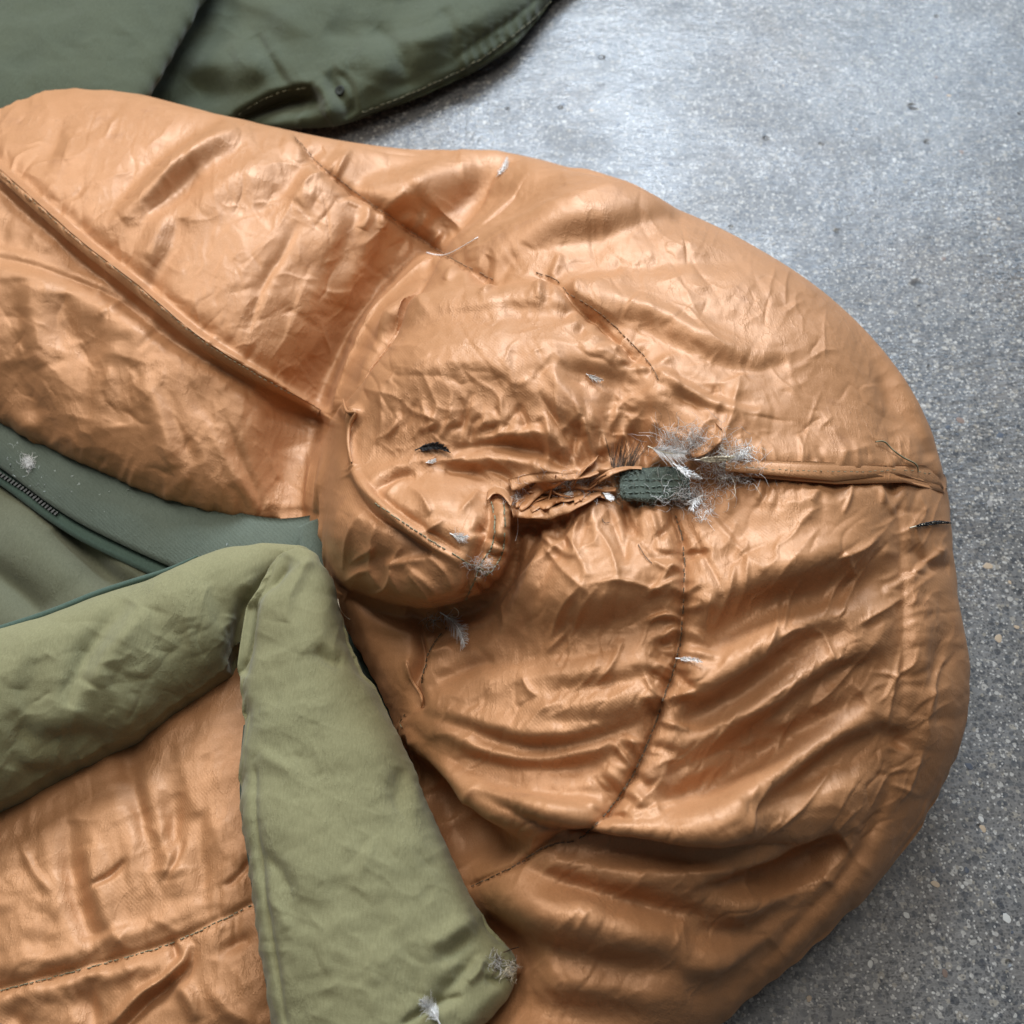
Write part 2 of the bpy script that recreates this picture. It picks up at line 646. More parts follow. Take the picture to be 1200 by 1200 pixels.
def cotton(name, base, alt, rough=0.85, fine=0.00035, weave=0):
    t = NT(name)
    c = t.mix(t.ramp(t.noise(12, 5, 0.6), [(0.3, 0), (0.7, 1)]), base, alt)
    mpw = t.n("Mapping", inp={"Rotation": (0, 0, 0.25), "Scale": (1, 0.22, 1)})
    t.l(t.tc.outputs["Object"], mpw.inputs[0])
    c = t.mix(t.mul(t.ramp(t.noise(900, 3, 0.6, mpw.outputs[0]), [(0.38, 0), (0.66, 1)]), 0.34), c, tuple(min(1, x * 1.5 + .02) for x in base))
    c = t.mix(t.mul(t.ramp(t.noise(40, 5, .7), [(0.58, 0), (0.75, 1)]), 0.25), c, tuple(x * .7 for x in base))
    t.l(c, t.b.inputs["Base Color"])
    t.b.inputs["Roughness"].default_value = rough
    t.b.inputs["Specular IOR Level"].default_value = 0.25
    t.b.inputs["Sheen Weight"].default_value = 0.15
    b0 = None
    for rot, sc in (((0.1, 0.3, -0.9), 40), ((0.4, -0.2, 0.9), 62)):
        w = t.noise(sc, 5, 0.55, mp2(t, rot, (1, 0.3, 1)))
        ab = t.n("Math", operation='ABSOLUTE')
        t.l(t.mul(w, 0.5, 'SUBTRACT'), ab.inputs[0])
        h = t.mul(t.ramp(ab.outputs[0], [(0.0, 1), (0.014, 0.35), (0.07, 0)]), t.ramp(t.noise(17, 2), [(0.42, 0), (0.6, 1)]))
        b0 = t.bump(h, 0.0009, 0.32, b0)
    b1 = t.bump(t.noise(160, 5, 0.6), 0.0006, 0.35, b0)
    b2 = t.bump(t.noise(1300, 2), fine, 0.5, b1)
    if weave:
        w1 = t.n("TexWave", wave_type='BANDS', bands_direction='DIAGONAL', inp={"Scale": weave, "Distortion": 2.5, "Detail": 2})
        t.l(t.tc.outputs["Object"], w1.inputs["Vector"])
        b2 = t.bump(w1.outputs["Fac"], 0.0003, 0.28, b2)
    t.l(b2, t.b.inputs["Normal"])
    return t.m


def plain(name, col, rough=0.7, metal=0, spec=0.3, trans=0):
    t = NT(name)
    c = t.mix(t.noise(300, 3), col, tuple(min(1, x * 1.25) for x in col))
    t.l(c, t.b.inputs["Base Color"])
    t.b.inputs["Roughness"].default_value = rough
    t.b.inputs["Metallic"].default_value = metal
    t.b.inputs["Specular IOR Level"].default_value = spec
    return t.m


def concrete():
    t = NT("concrete")
    co = t.tc.outputs["Object"]
    c = t.mix(t.ramp(t.noise(7, 6, .65), [(0.36, 0), (0.64, 1)]), (0.105, 0.102, 0.098), (0.180, 0.176, 0.170))
    c = t.mix(t.mul(t.ramp(t.noise(4.3, 6, .7), [(0.5, 0), (0.68, 1)]), 0.55), c, (0.17, 0.135, 0.105))
    c = t.mix(t.mul(t.ramp(t.noise(330, 3), [(0.35, 0), (0.7, 1)]), 0.6), c, (0.10, 0.098, 0.092))
    bmp = None
    dist = t.n("TexNoise", inp={"Scale": 60, "Detail": 2})
    t.l(co, dist.inputs[0])
    ad = t.n("VectorMath", operation='MULTIPLY_ADD')
    t.l(dist.outputs["Color"], ad.inputs[0])
    ad.inputs[1].default_value = (0.006, 0.006, 0)
    t.l(co, ad.inputs[2])
    for sc, th, keep, cols in ((120, 0.36, 0.58, ((0.02, 0.026, 0.035), (0.30, 0.27, 0.22), (0.05, 0.055, 0.06), (0.42, 0.40, 0.36))),
                               (215, 0.38, 0.40, ((0.035, 0.04, 0.05), (0.45, 0.43, 0.39), (0.06, 0.06, 0.06), (0.28, 0.25, 0.2))),
                               (400, 0.38, 0.34, ((0.045, 0.045, 0.05), (0.5, 0.48, 0.44), (0.05, 0.05, 0.05), (0.3, 0.28, 0.24)))):
        v = t.n("TexVoronoi", voronoi_dimensions='2D', inp={"Scale": sc})
        t.l(ad.outputs[0], v.inputs["Vector"])
        sep = t.n("SeparateColor")
        t.l(v.outputs["Color"], sep.inputs[0])
        rmp = t.n("ValToRGB")
        rmp.color_ramp.interpolation = 'CONSTANT'
        while len(rmp.color_ramp.elements) < 4:
            rmp.color_ramp.elements.new(0.5)
        for e, p, cc in zip(rmp.color_ramp.elements, (0, 0.42, 0.58, 0.86), cols):
            e.position = p
            e.color = (*cc, 1)
        t.l(sep.outputs[0], rmp.inputs[0])
        m1 = t.ramp(v.outputs["Distance"], [(th - 0.08, 1), (th, 0)])
        m2 = t.ramp(sep.outputs[1], [(keep, 0), (keep + 0.02, 1)])
        c = t.mix(t.mul(t.mul(m1, m2), 0.66), c, rmp.outputs[0])
    # pits left by lost stones
    v = t.n("TexVoronoi", voronoi_dimensions='2D', inp={"Scale": 16})
    t.l(ad.outputs[0], v.inputs["Vector"])
    sep = t.n("SeparateColor")
    t.l(v.outputs["Color"], sep.inputs[0])
    pit = t.mul(t.ramp(t.mul(v.outputs["Distance"], t.ramp(sep.outputs[2], [(0, 0.55), (1, 2.2)])), [(0.03, 1), (0.09, 0)]), t.ramp(sep.outputs[0], [(0.80, 0), (0.82, 1)]))
    c = t.mix(t.mul(pit, 0.5), c, (0.05, 0.05, 0.05))
    t.l(c, t.b.inputs["Base Color"])
    # worn polish: dull and shiny areas, trowel streaks
    mp = t.n("Mapping", inp={"Rotation": (0, 0, 0.55), "Scale": (1, 4.5, 1)})
    t.l(co, mp.inputs[0])
    streak = t.noise(26, 5, .65, mp.outputs[0])
    worn = t.noise(5, 4, .6)
    ro = t.mul(t.ramp(streak, [(0.3, 0.10), (0.7, 0.28)]), t.ramp(worn, [(0.40, 0.0), (0.60, 0.22)]), 'ADD')
    t.l(ro, t.b.inputs["Roughness"])
    t.b.inputs["Specular IOR Level"].default_value = 0.42
    b0 = t.bump(t.noise(16, 4, .6), 0.010, 0.28)
    b1 = t.bump(t.noise(60, 5, .65, mp.outputs[0]), 0.004, 0.20, b0)
    b2 = t.bump(t.noise(260, 4), 0.0016, 0.24, b1)
    b3 = t.bump(t.mul(pit, -1), 0.003, 0.5, b2)
    t.l(b3, t.b.inputs["Normal"])
    return t.m


M_SATIN = satin("copper_satin", (0.390, 0.183, 0.077), (0.18, 0.068, 0.032))
M_OLIVE = cotton("pale_olive_cotton", (0.182, 0.174, 0.088), (0.212, 0.200, 0.102), fine=0.0004)
M_LINING = cotton("olive_lining", (0.088, 0.092, 0.055), (0.108, 0.11, 0.066))
M_GARMENT = cotton("green_canvas", (0.042, 0.052, 0.027), (0.056, 0.066, 0.034))
M_TAPE = cotton("green_webbing", (0.082, 0.104, 0.080), (0.108, 0.132, 0.102), fine=0.0008, weave=150)
M_THREAD = plain("grey_green_thread", (0.20, 0.19, 0.12), 0.8)
M_THREAD2 = plain("dark_thread", (0.095, 0.070, 0.042), 0.8)
M_FLOOR = concrete()


# ------------------------------------------------------------------ scene objects
def link(name, me, mat, parent=None, kind=None, label=None):
    o = bpy.data.objects.new(name, me)
    me.name = name
    COL.objects.link(o)
    me.materials.clear()
    me.materials.append(mat)
    if parent:
        o.parent = parent
        o.matrix_parent_inverse = parent.matrix_world.inverted()
    if kind:
        o['kind'] = kind
    if label:
        o['label'] = label
    return o


def thing(name, label, cat, loc=(0, 0, 0), group=None):
    o = bpy.data.objects.new(name, None)
    COL.objects.link(o)
    o.location = loc
    o.empty_display_size = 0.02
    o['label'], o['category'] = label, cat
    if group:
        o['group'] = group
    bpy.context.view_layer.update()
    return o


# floor: one sheet
gx = np.linspace(-4, 4, 41)
GX, GY = np.meshgrid(gx, gx)
n = len(gx)
idx = np.arange(n * n).reshape(n, n)
floor = link("floor", mesh_from("floor", np.stack([GX.ravel(), GY.ravel(), 0 * GX.ravel()], -1),
             np.stack([idx[:-1, :-1], idx[:-1, 1:], idx[1:, 1:], idx[1:, :-1]], -1).reshape(-1, 4)), M_FLOOR, kind='structure')

bag = thing("sleeping_bag", "old copper satin mummy sleeping bag with torn hood lying on the concrete floor", "sleeping bag")
garment = thing("garment", "dark olive green cotton garment with buttoned tab lying behind the satin bag", "garment", at(300, 60, 0.0))

# ---- the satin shell: hood dome + rolled side of the bag
HOOD = [(420, 455), (470, 385), (520, 300), (560, 225), (620, 184), (700, 210), (780, 240), (850, 270), (930, 318), (1000, 372), (1050, 430), (1085, 490),
        (1105, 548), (1115, 600), (1122, 680), (1134, 760), (1135, 830), (1118, 890), (1085, 955), (1045, 1010), (1000, 1062),
        (950, 1110), (895, 1155), (840, 1200), (780, 1256), (740, 1330), (700, 1420), (560, 1450), (430, 1400), (425, 1230), (435, 1100), (460, 1000), (482, 900), (462, 830), (428, 770),
        (396, 705), (383, 660), (376, 610), (374, 550), (385, 500)]
TUBE = [(-90, 96), (0, 90), (80, 89), (180, 114), (270, 137), (400, 164), (500, 177), (600, 192), (640, 215), (600, 300), (520, 420), (450, 560),
        (420, 618), (300, 611), (200, 588), (100, 548), (0, 503), (-90, 470)]
BRIDGE = [(380, 168), (460, 172), (540, 175), (620, 183), (700, 208), (760, 245), (700, 300), (600, 320), (520, 290), (440, 240), (380, 200)]
hood_p = puff(HOOD, 0.075, 0.160, 0.56, cell=0.005)
tube_p = puff(TUBE, 0.058, 0.078, 0.5, cell=0.005)
brid_p = puff(BRIDGE, 0.064, 0.030, 0.5, cell=0.005)

A = Folds()
A.soft = 1.25
A.big = Folds()
A.big.pw = 2.0
A.pw = 1.7
f = A.f
# --- lower hood: the lobe edge, deep creases and long diagonal folds
LOBE = [(470, 545), (520, 540), (575, 560), (598, 585), (601, 630), (592, 672), (570, 700), (543, 714), (510, 722), (478, 719), (440, 706), (405, 690), (386, 668), (382, 630), (384, 560), (398, 520), (430, 530)]
A.big.plateau(LOBE, 62, 20, fade=[(384, 560), (398, 520), (430, 530), (470, 545), (520, 540), (575, 560)])
f([(603, 600), (607, 640), (598, 680), (575, 708), (545, 724), (505, 731), (470, 728), (430, 715), (404, 700)], -14, 4, 22, 1.6)
A.big.f([(612, 600), (616, 645), (604, 690), (580, 720), (546, 738), (500, 748), (450, 735), (404, 706)], -36, 20, 30, 2.0, 0.7)
# deep crease between the rolled side and the hood, sharp on the hood side
CR1 = [(524, 287), (492, 318), (455, 355), (425, 398), (400, 445), (384, 495), (377, 560), (372, 620)]
A.big.f(CR1, -52, 7, 36, 1.8, 0.35)
A.big.f([(540, 270), (500, 312), (462, 350), (432, 395), (408, 440), (392, 495), (382, 560), (376, 620)], -92, 8, 72, 2.0, 0.5)
A.big.f(CR1 + [(376, 660)], 72, 95, 6, 2.0, 0.3)
A.big.f([(430, 420), (470, 388), (530, 368), (600, 357), (690, 357), (760, 372)], 16, 9, 90, 1.8)
A.big.f([(466, 845), (510, 900), (556, 935), (600, 958), (660, 986), (720, 996), (800, 1000), (880, 998), (950, 994)], 30, 80, 5, 1.8, 0.5)
A.big.f([(530, 960), (552, 1040), (575, 1105), (580, 1150), (540, 1220)], -74, 30, 60, 2.0, 0.2)
A.big.f([(900, 470), (760, 420), (620, 440), (480, 480)], 26, 70, 80, 2.0, 0.6)
A.big.f([(640, 640), (690, 720), (700, 800)], 22, 60, 55, 2.0, 0.6)
A.big.f([(940, 620), (920, 720), (850, 850)], 24, 80, 80, 2.0, 0.6)
f([(518, 300), (484, 332), (450, 370), (422, 410), (402, 452), (390, 500)], 12, 9, 5, 1.6, 0.4)
f([(512, 312), (480, 342), (450, 378), (426, 418), (410, 456)], -10, 6, 5, 1.5, 0.5)
f([(540, 286), (505, 312), (478, 345), (446, 377), (420, 410)], 9, 6, 8)
f([(530, 305), (495, 338), (468, 365), (440, 388), (412, 420), (396, 455)], -5, 7, 8)
f([(505, 352), (470, 372), (440, 395)], 7, 6, 7)
f([(578, 330), (530, 345), (490, 362), (455, 385), (430, 410), (408, 440)], 8, 9, 5)
f([(470, 385), (440, 402), (425, 415)], -3, 6, 6)
f = lambda p_, a_, *r_: A.f(p_, a_ * 1.3, *r_)
# folds over the far shoulder
f([(440, 246), (478, 222), (512, 200), (560, 190)], 10, 13, 12)
f([(408, 232), (430, 200), (470, 190), (540, 186)], -8, 9, 10)
f([(500, 268), (522, 248), (560, 226), (612, 216), (660, 204)], -9, 9, 11)
f([(530, 276), (560, 252), (600, 236), (632, 226)], -8, 12, 14)
f([(540, 290), (580, 274), (625, 258), (690, 240), (745, 232), (800, 236)], 10, 8, 14)
f([(640, 226), (690, 214), (740, 226)], 8, 12, 12)
f([(555, 326), (600, 304), (650, 285), (710, 274), (790, 254), (860, 262)], -8, 7, 12)
f([(600, 296), (660, 268), (720, 258), (790, 246)], 6, 12, 10)
f([(500, 362), (545, 340), (600, 328), (660, 318), (730, 305), (810, 302), (880, 306)], -7, 8, 10)
f([(560, 345), (620, 334), (670, 330), (740, 316)], 6, 8, 8)
f([(440, 402), (500, 375), (560, 364), (620, 358), (680, 358), (740, 366), (790, 378)], -8, 6, 13)
f([(440, 396), (510, 366), (580, 356), (640, 352), (690, 350)], 5, 8, 6)
f([(700, 322), (760, 340), (830, 372), (900, 405)], -6, 12, 12)
f([(690, 340), (750, 352), (820, 386), (880, 415)], 6, 9, 9)
f([(700, 366), (760, 380), (820, 412), (880, 432), (925, 425)], -9, 9, 14)
f([(730, 392), (780, 425), (840, 458), (890, 480)], -7, 7, 11)
f([(745, 420), (800, 452), (850, 478), (905, 488)], 5, 6, 8)
f([(770, 445), (810, 470), (860, 490)], -5, 5, 7)
f = A.f
# dimple field above the tear
f([(700, 476), (730, 484), (755, 500)], -22, 22, 26)
f([(715, 500), (742, 515), (770, 528)], -14, 10, 14)
f([(640, 432), (668, 462), (690, 500), (700, 530)], 10, 9, 7)
f([(596, 445), (640, 466), (668, 486), (688, 508)], 7, 12, 8)
f([(690, 515), (715, 490), (760, 460), (800, 452)], 8, 12, 10)
f([(700, 530), (730, 505), (745, 480)], 8, 6, 5)
f([(664, 500), (684, 520), (690, 545)], -10, 7, 9)
f([(600, 440), (660, 432), (720, 440), (770, 455)], -9, 8, 16)
f([(480, 438), (540, 430), (600, 434), (660, 428), (720, 426)], 4, 10, 10)
f([(555, 520), (610, 505), (650, 512), (690, 540)], 7, 9, 7)
f([(530, 528), (580, 520), (630, 528), (665, 548)], -7, 5, 7)
f([(545, 512), (600, 500), (640, 497)], -4, 5, 5)
f([(525, 540), (580, 538), (628, 545), (655, 556)], 5, 5, 6)
f([(520, 552), (575, 553), (600, 566)], -5, 4, 6)
f([(556, 548), (585, 560), (597, 572)], 4, 4, 4)
f([(425, 568), (450, 556), (480, 546), (512, 534)], 6, 6, 9)
f([(440, 576), (468, 562), (488, 560)], -5, 4, 5)
f([(450, 590), (462, 575), (478, 566)], 4, 3, 4)
f([(424, 478), (450, 520), (470, 540)], -6, 16, 16)
f([(430, 460), (480, 430), (540, 400), (600, 392)], 6, 26, 22)
# small shirred folds at the lobe root
for k in range(16):
    x = 440 + 11 * k
    f([(x, 512 + RNG.randn() * 5), (x + 8 + RNG.randn() * 5, 495), (x + 14 + RNG.randn() * 8, 478 + RNG.randn() * 9)], 2.2 * RNG.choice([-1, 1]), 2.6, 3)
# lobe: cord, cuff and stars
f([(402, 470), (406, 486), (418, 482), (409, 500), (409, 532), (416, 548)], 9, 3, 5, 1.6)
f([(396, 482), (402, 500), (402, 530), (408, 548)], -9, 5, 4, 1.6)
f([(411, 545), (424, 572), (446, 598), (474, 618), (506, 638), (545, 662)], 7, 6, 4.5, 1.8)
f([(408, 556), (422, 582), (443, 605), (474, 626), (508, 648)], -8, 4, 6, 1.6)
f([(420, 550), (436, 572), (456, 592), (486, 612), (540, 648)], -4, 3, 3)
f([(442, 606), (438, 632), (436, 668), (446, 690)], 4, 3, 4, 1.3)
for p in ([(424, 600), (408, 632), (402, 668)], [(436, 668), (420, 672), (404, 682)], [(470, 640), (460, 668), (470, 700)], [(440, 640), (424, 650), (410, 660)], [(500, 650), (520, 668), (530, 690)],
          [(480, 672), (494, 690), (504, 712)], [(520, 610), (500, 622), (486, 620)], [(430, 700), (450, 690), (462, 668)], [(540, 600), (552, 588), (560, 574)], [(480, 575), (496, 586), (506, 604)]):
    f(p, 2.8, 2.2, 3, 1.3)
f([(500, 655), (470, 660), (452, 664)], 3, 4, 4)
f([(478, 664), (500, 684), (512, 700)], 3, 3, 4)
f([(455, 580), (490, 596), (530, 600), (560, 598)], 8, 16, 18)
f([(470, 610), (510, 606), (556, 612)], -6, 9, 9)
f([(574, 590), (572, 612), (562, 640), (552, 668), (545, 705)], -9, 5, 4, 1.7)
f([(586, 580), (593, 610), (590, 650), (576, 684), (556, 706)], 8, 8, 8)
f([(572, 626), (584, 634), (594, 640)], -6, 3, 3)
f([(566, 612), (560, 620), (556, 622)], -6, 3, 3)
f([(568, 648), (580, 652), (590, 652)], -5, 3, 3)
f([(560, 676), (574, 680), (584, 686)], -5, 3, 3)
f([(556, 690), (566, 692), (574, 700)], -5, 3, 2.5)
# tear line on the top
f([(600, 585), (640, 578), (680, 574), (720, 568)], -9, 7, 9)
f([(716, 562), (760, 560), (800, 566), (850, 556)], -14, 9, 11)
f([(600, 566), (640, 556), (680, 556), (715, 548), (760, 545)], 6, 5, 5)
f([(604, 606), (640, 600), (672, 588), (700, 578)], 8, 4, 7, 1.6)
f([(605, 617), (640, 612), (670, 602)], -9, 4, 9, 1.6)
f([(840, 552), (900, 556), (960, 562), (1020, 558), (1075, 554), (1110, 566)], -5, 3.5, 10, 1.5, 0.3)
f([(840, 536), (920, 534), (1000, 538), (1080, 538)], 4, 12, 10)
# vertical stitched seam
f([(788, 590), (798, 615), (803, 650), (802, 700), (797, 760), (780, 815), (760, 868), (738, 915), (706, 958), (676, 986)], -8, 7, 7, 1.5, 0.35)
f([(792, 605), (799, 630), (802, 660), (801, 700), (796, 760), (779, 815), (760, 868), (738, 914), (708, 956), (678, 984)], -4, 2.2, 2.2, 1.4, 0.2)
f(CR1[:1] and [(346, 160), (372, 190), (400, 212), (440, 242), (475, 266), (510, 291), (545, 311), (580, 329)], -3, 2.2, 2.2, 1.4, 0.2)
f([(628, 319), (650, 327), (668, 345), (690, 358), (716, 378), (740, 402), (760, 424)], -3, 2.2, 2.2, 1.4, 0.2)
f([(770, 596), (784, 640), (786, 690), (780, 740)], 5, 13, 10)
f([(822, 620), (826, 680), (820, 740), (806, 800)], 5, 12, 14)
# below the lobe
f([(640, 606), (636, 650), (626, 685), (606, 722), (564, 763)], 6, 5, 6)
f([(655, 615), (650, 660), (636, 700), (610, 740)], -4, 8, 9)
f([(560, 775), (610, 752), (660, 740), (720, 735), (790, 725)], -14, 14, 24)
f([(600, 748), (660, 700), (720, 672), (780, 660)], 10, 32, 26)
f([(500, 800), (560, 780), (640, 772), (720, 764), (790, 757)], -6, 10, 18)
f([(560, 800), (640, 790), (720, 790), (780, 780)], 7, 14, 14)
f([(640, 820), (700, 806), (770, 790)], -8, 9, 14)
f([(600, 832), (660, 826), (720, 818), (768, 806)], 6, 9, 10)
f([(650, 850), (700, 846), (750, 832)], -7, 7, 10)
f([(486, 735), (494, 765), (486, 800), (497, 832)], -12, 4, 4, 1.6)
f([(480, 772), (484, 800), (494, 826)], 5, 3, 3)
f([(470, 722), (488, 736), (510, 738), (524, 726)], -8, 4, 4)
f([(520, 735), (506, 752), (500, 770)], -4, 2.5, 2.5)
f([(500, 766), (515, 766), (530, 758)], 4, 3, 3)
f([(512, 798), (540, 780), (575, 768)], -5, 5, 8)
for p in ([(640, 640), (662, 670), (690, 700)], [(648, 606), (672, 640), (690, 682)], [(700, 620), (716, 650), (724, 690)], [(690, 690), (720, 686), (750, 690), (786, 700)],
          [(746, 636), (764, 660), (784, 676)], [(700, 692), (680, 720), (662, 752)], [(684, 690), (660, 716), (640, 748)], [(730, 750), (716, 780), (700, 800)], [(756, 700), (772, 686), (790, 660)],
          [(668, 732), (652, 748), (636, 762)], [(610, 790), (620, 808), (630, 815)]):
    f(p, 2.6, 2.0, 2.6, 1.3)
f = lambda p_, a_, *r_: (A.f(p_, a_ * 1.05, *r_), A.big.f(p_, a_ * 0.6, *[x * 1.4 for x in r_[:2]], tp=1.1))
# swept folds at the chin
f([(496, 838), (540, 852), (600, 872), (650, 876), (700, 866), (745, 848), (768, 832)], -8, 6, 13)
f([(500, 828), (560, 846), (620, 862), (690, 852), (750, 826)], 5, 8, 8)
f([(505, 862), (550, 888), (610, 900), (680, 896), (742, 876)], -9, 6, 13)
f([(510, 850), (570, 880), (640, 890), (720, 872)], 6, 6, 8)
f([(480, 846), (515, 884), (560, 912), (620, 926), (690, 930), (726, 922)], -8, 6, 13)
f([(530, 900), (590, 932), (650, 946), (700, 944)], 6, 8, 9)
f([(468, 850), (500, 888), (545, 932), (600, 968), (650, 980)], 14, 12, 9, 1.8)
f([(478, 876), (505, 915), (540, 952), (580, 980), (620, 996)], -16, 9, 11)
f([(555, 928), (600, 952), (650, 976), (700, 990), (760, 996), (830, 1000), (900, 996), (950, 996)], -20, 6, 11, 1.6)
f([(600, 940), (660, 962), (720, 976), (800, 982), (880, 976)], 9, 14, 10)
f([(640, 1000), (700, 1012), (780, 1020), (860, 1018)], 9, 9, 11)
f([(672, 986), (640, 992), (600, 1016), (550, 1040)], -4, 2.5, 2.5)
f([(500, 920), (520, 966), (548, 1010)], -12, 10, 14)
f([(548, 960), (566, 990), (600, 1004)], -8, 8, 10)
f([(604, 1010), (660, 1036), (730, 1056), (800, 1072), (860, 1076)], -12, 9, 16)
f([(560, 1040), (620, 1056), (700, 1080), (790, 1100), (860, 1096)], 13, 18, 20)
f([(560, 1072), (620, 1104), (690, 1126), (760, 1136), (830, 1134)], -12, 14, 20)
f([(620, 1126), (700, 1156), (780, 1164), (850, 1140)], 9, 16, 18)
f([(600, 1170), (680, 1190), (760, 1192)], -9, 14, 16)
f([(560, 1090), (590, 1110), (610, 1140)], -8, 10, 14)
f = A.f
f = lambda p_, a_, *r_: (A.f(p_, a_ * 1.15, *r_), A.big.f(p_, a_ * 0.9, *[x * 1.5 for x in r_[:2]], tp=1.1))
# long diagonals on the right half
f([(806, 768), (850, 738), (890, 715), (940, 702), (990, 690), (1050, 668)], -15, 14, 22)
f([(820, 706), (870, 690), (930, 668), (980, 650), (1030, 640)], 8, 16, 13)
f([(800, 820), (850, 790), (900, 752), (945, 728), (1000, 715), (1050, 704)], 10, 17, 12)
f([(790, 850), (850, 826), (905, 790), (950, 758), (1000, 738)], -14, 10, 16)
f([(800, 870), (860, 850), (920, 812), (970, 780), (1030, 750)], 10, 13, 12)
f([(780, 908), (850, 880), (910, 845), (970, 800), (1040, 770)], -15, 10, 18)
f([(800, 912), (870, 892), (930, 850), (1000, 812)], 8, 11, 11)
f([(770, 940), (830, 922), (885, 890), (950, 854), (1016, 816)], -16, 9, 15)
f([(780, 962), (850, 942), (920, 902), (985, 868), (1030, 835)], 11, 15, 13)
f([(870, 955), (920, 930), (985, 884), (1045, 858)], -15, 9, 16)
f([(1045, 858), (1058, 868), (1056, 878)], -6, 6, 6)
f([(830, 985), (880, 960), (930, 945), (1000, 915)], 8, 14, 12)
f([(880, 1030), (920, 1024), (960, 1006), (990, 985)], -12, 8, 12)
f([(800, 1020), (860, 1014), (920, 1012), (950, 996)], 9, 10, 9)
f([(820, 1036), (880, 1032), (940, 1020), (990, 985)], -12, 7, 11)
f([(810, 1060), (880, 1062), (950, 1040), (1000, 1000)], 6, 14, 12)
f([(800, 1096), (870, 1092), (930, 1064), (970, 1030)], -9, 9, 12)
f([(790, 1130), (860, 1124), (920, 1086)], 6, 10, 12)
f([(800, 1162), (860, 1140), (910, 1106)], -8, 9, 12)
f = A.f
# long seam that follows the rim on the right
f([(975, 350), (1010, 392), (1036, 440), (1050, 500), (1056, 548)], -5, 7, 12)
f([(1000, 350), (1040, 410), (1070, 470), (1086, 530)], 6, 10, 8)
f([(1030, 440), (1062, 486), (1090, 540)], -5, 5, 6)
f([(1046, 560), (1056, 620), (1062, 700), (1060, 780), (1058, 840)], -4, 4, 9)
f([(1050, 880), (1046, 930), (1020, 990), (985, 1040), (940, 1090), (890, 1140)], -6, 5, 10)
f([(1072, 640), (1090, 660), (1115, 664)], -4, 4, 6)
f([(1090, 700), (1080, 760), (1092, 820), (1084, 880)], 5, 8, 8)
f([(1110, 740), (1096, 790), (1100, 850)], -4, 6, 6)
f([(1040, 690), (1062, 680), (1110, 640)], 3, 3, 5)
for p in ([(918, 700), (908, 740), (890, 780)], [(940, 680), (925, 715), (918, 740)], [(915, 748), (930, 738), (945, 735)], [(960, 738), (972, 745), (980, 772), (990, 768)], [(1026, 752), (1000, 790), (960, 830)],
          [(1010, 648), (990, 680), (968, 720)], [(1020, 654), (1004, 690), (984, 726)], [(1028, 632), (1000, 650), (972, 658)], [(876, 650), (872, 690), (862, 720)], [(862, 660), (852, 700), (838, 735)],
          [(830, 740), (828, 720), (832, 700)], [(1060, 700), (1040, 712), (1010, 730)], [(985, 650), (1000, 668), (1010, 672)], [(1110, 770), (1096, 800), (1086, 840)], [(1082, 880), (1070, 920), (1060, 940)], [(980, 900), (940, 945), (900, 980)],
          [(900, 920), (880, 950), (870, 975)], [(1060, 760), (1050, 800), (1040, 850)], [(940, 840), (920, 870), (900, 890)]):
    f(p, 2.8, 2.0, 2.6, 1.3)
# --- rolled side
f([(262, 142), (225, 158), (186, 184), (150, 216), (128, 246)], -8, 7, 9, 2)
f([(280, 156), (240, 176), (204, 202), (168, 236), (142, 258)], 13, 6, 9, 2)
f([(290, 172), (246, 194), (214, 220), (178, 254)], -7, 8, 6, 2)
f([(300, 164), (262, 178), (226, 202)], 6, 9, 9)
f([(330, 192), (300, 200), (262, 222), (236, 250)], 8, 12, 9)
f([(210, 255), (200, 286), (186, 312), (176, 334)], -9, 9, 6)
f([(196, 250), (184, 280), (170, 305)], 6, 9, 8)
f([(72, 140), (64, 168), (52, 200)], -6, 7, 8)
f([(100, 190), (70, 180), (58, 210)], 4, 7, 9)
f([(360, 180), (348, 205), (326, 232), (300, 250)], -9, 10, 9)
f([(378, 200), (360, 222), (346, 240)], 10, 8, 10)
f([(330, 165), (345, 172), (360, 185)], 7, 8, 8)
f([(420, 240), (410, 270), (395, 305), (370, 345)], -8, 9, 12)
f([(404, 245), (388, 290), (375, 330), (350, 372)], 9, 12, 10)
f([(440, 262), (430, 300), (408, 330), (396, 360)], 8, 10, 9)
f([(450, 262), (446, 290), (430, 316)], -6, 7, 8)
f([(478, 282), (460, 310), (436, 340)], -7, 8, 10)
f([(490, 286), (470, 300), (450, 324)], 7, 8, 8)
f([(350, 260), (330, 300), (308, 336), (290, 390)], -4, 4, 6)
f([(300, 230), (260, 262), (236, 300)], -5, 12, 14)
f([(330, 380), (360, 400), (392, 395)], 7, 26, 20)
f([(-40, 176), (0, 206), (60, 258), (100, 292), (160, 338), (230, 396), (300, 440), (342, 464), (378, 484)], 13, 4.5, 6.5, 1.8, 0.12)
f([(-40, 192), (0, 222), (58, 272), (98, 306), (156, 352), (226, 410), (296, 452), (340, 474), (374, 492)], -7, 3.5, 6, 1.6, 0.12)
f([(-40, 160), (0, 188), (60, 240), (160, 322), (240, 388), (340, 452)], -5, 8, 3, 2, 0.2)
f([(-40, 300), (0, 303), (60, 318), (130, 345), (180, 384), (230, 420)], -6, 4, 8, 1.6)
f([(-40, 318), (0, 320), (60, 336), (120, 362), (180, 405)], 7, 7, 18)
f([(-40, 280), (0, 284), (60, 300), (120, 325)], -5, 12, 6)
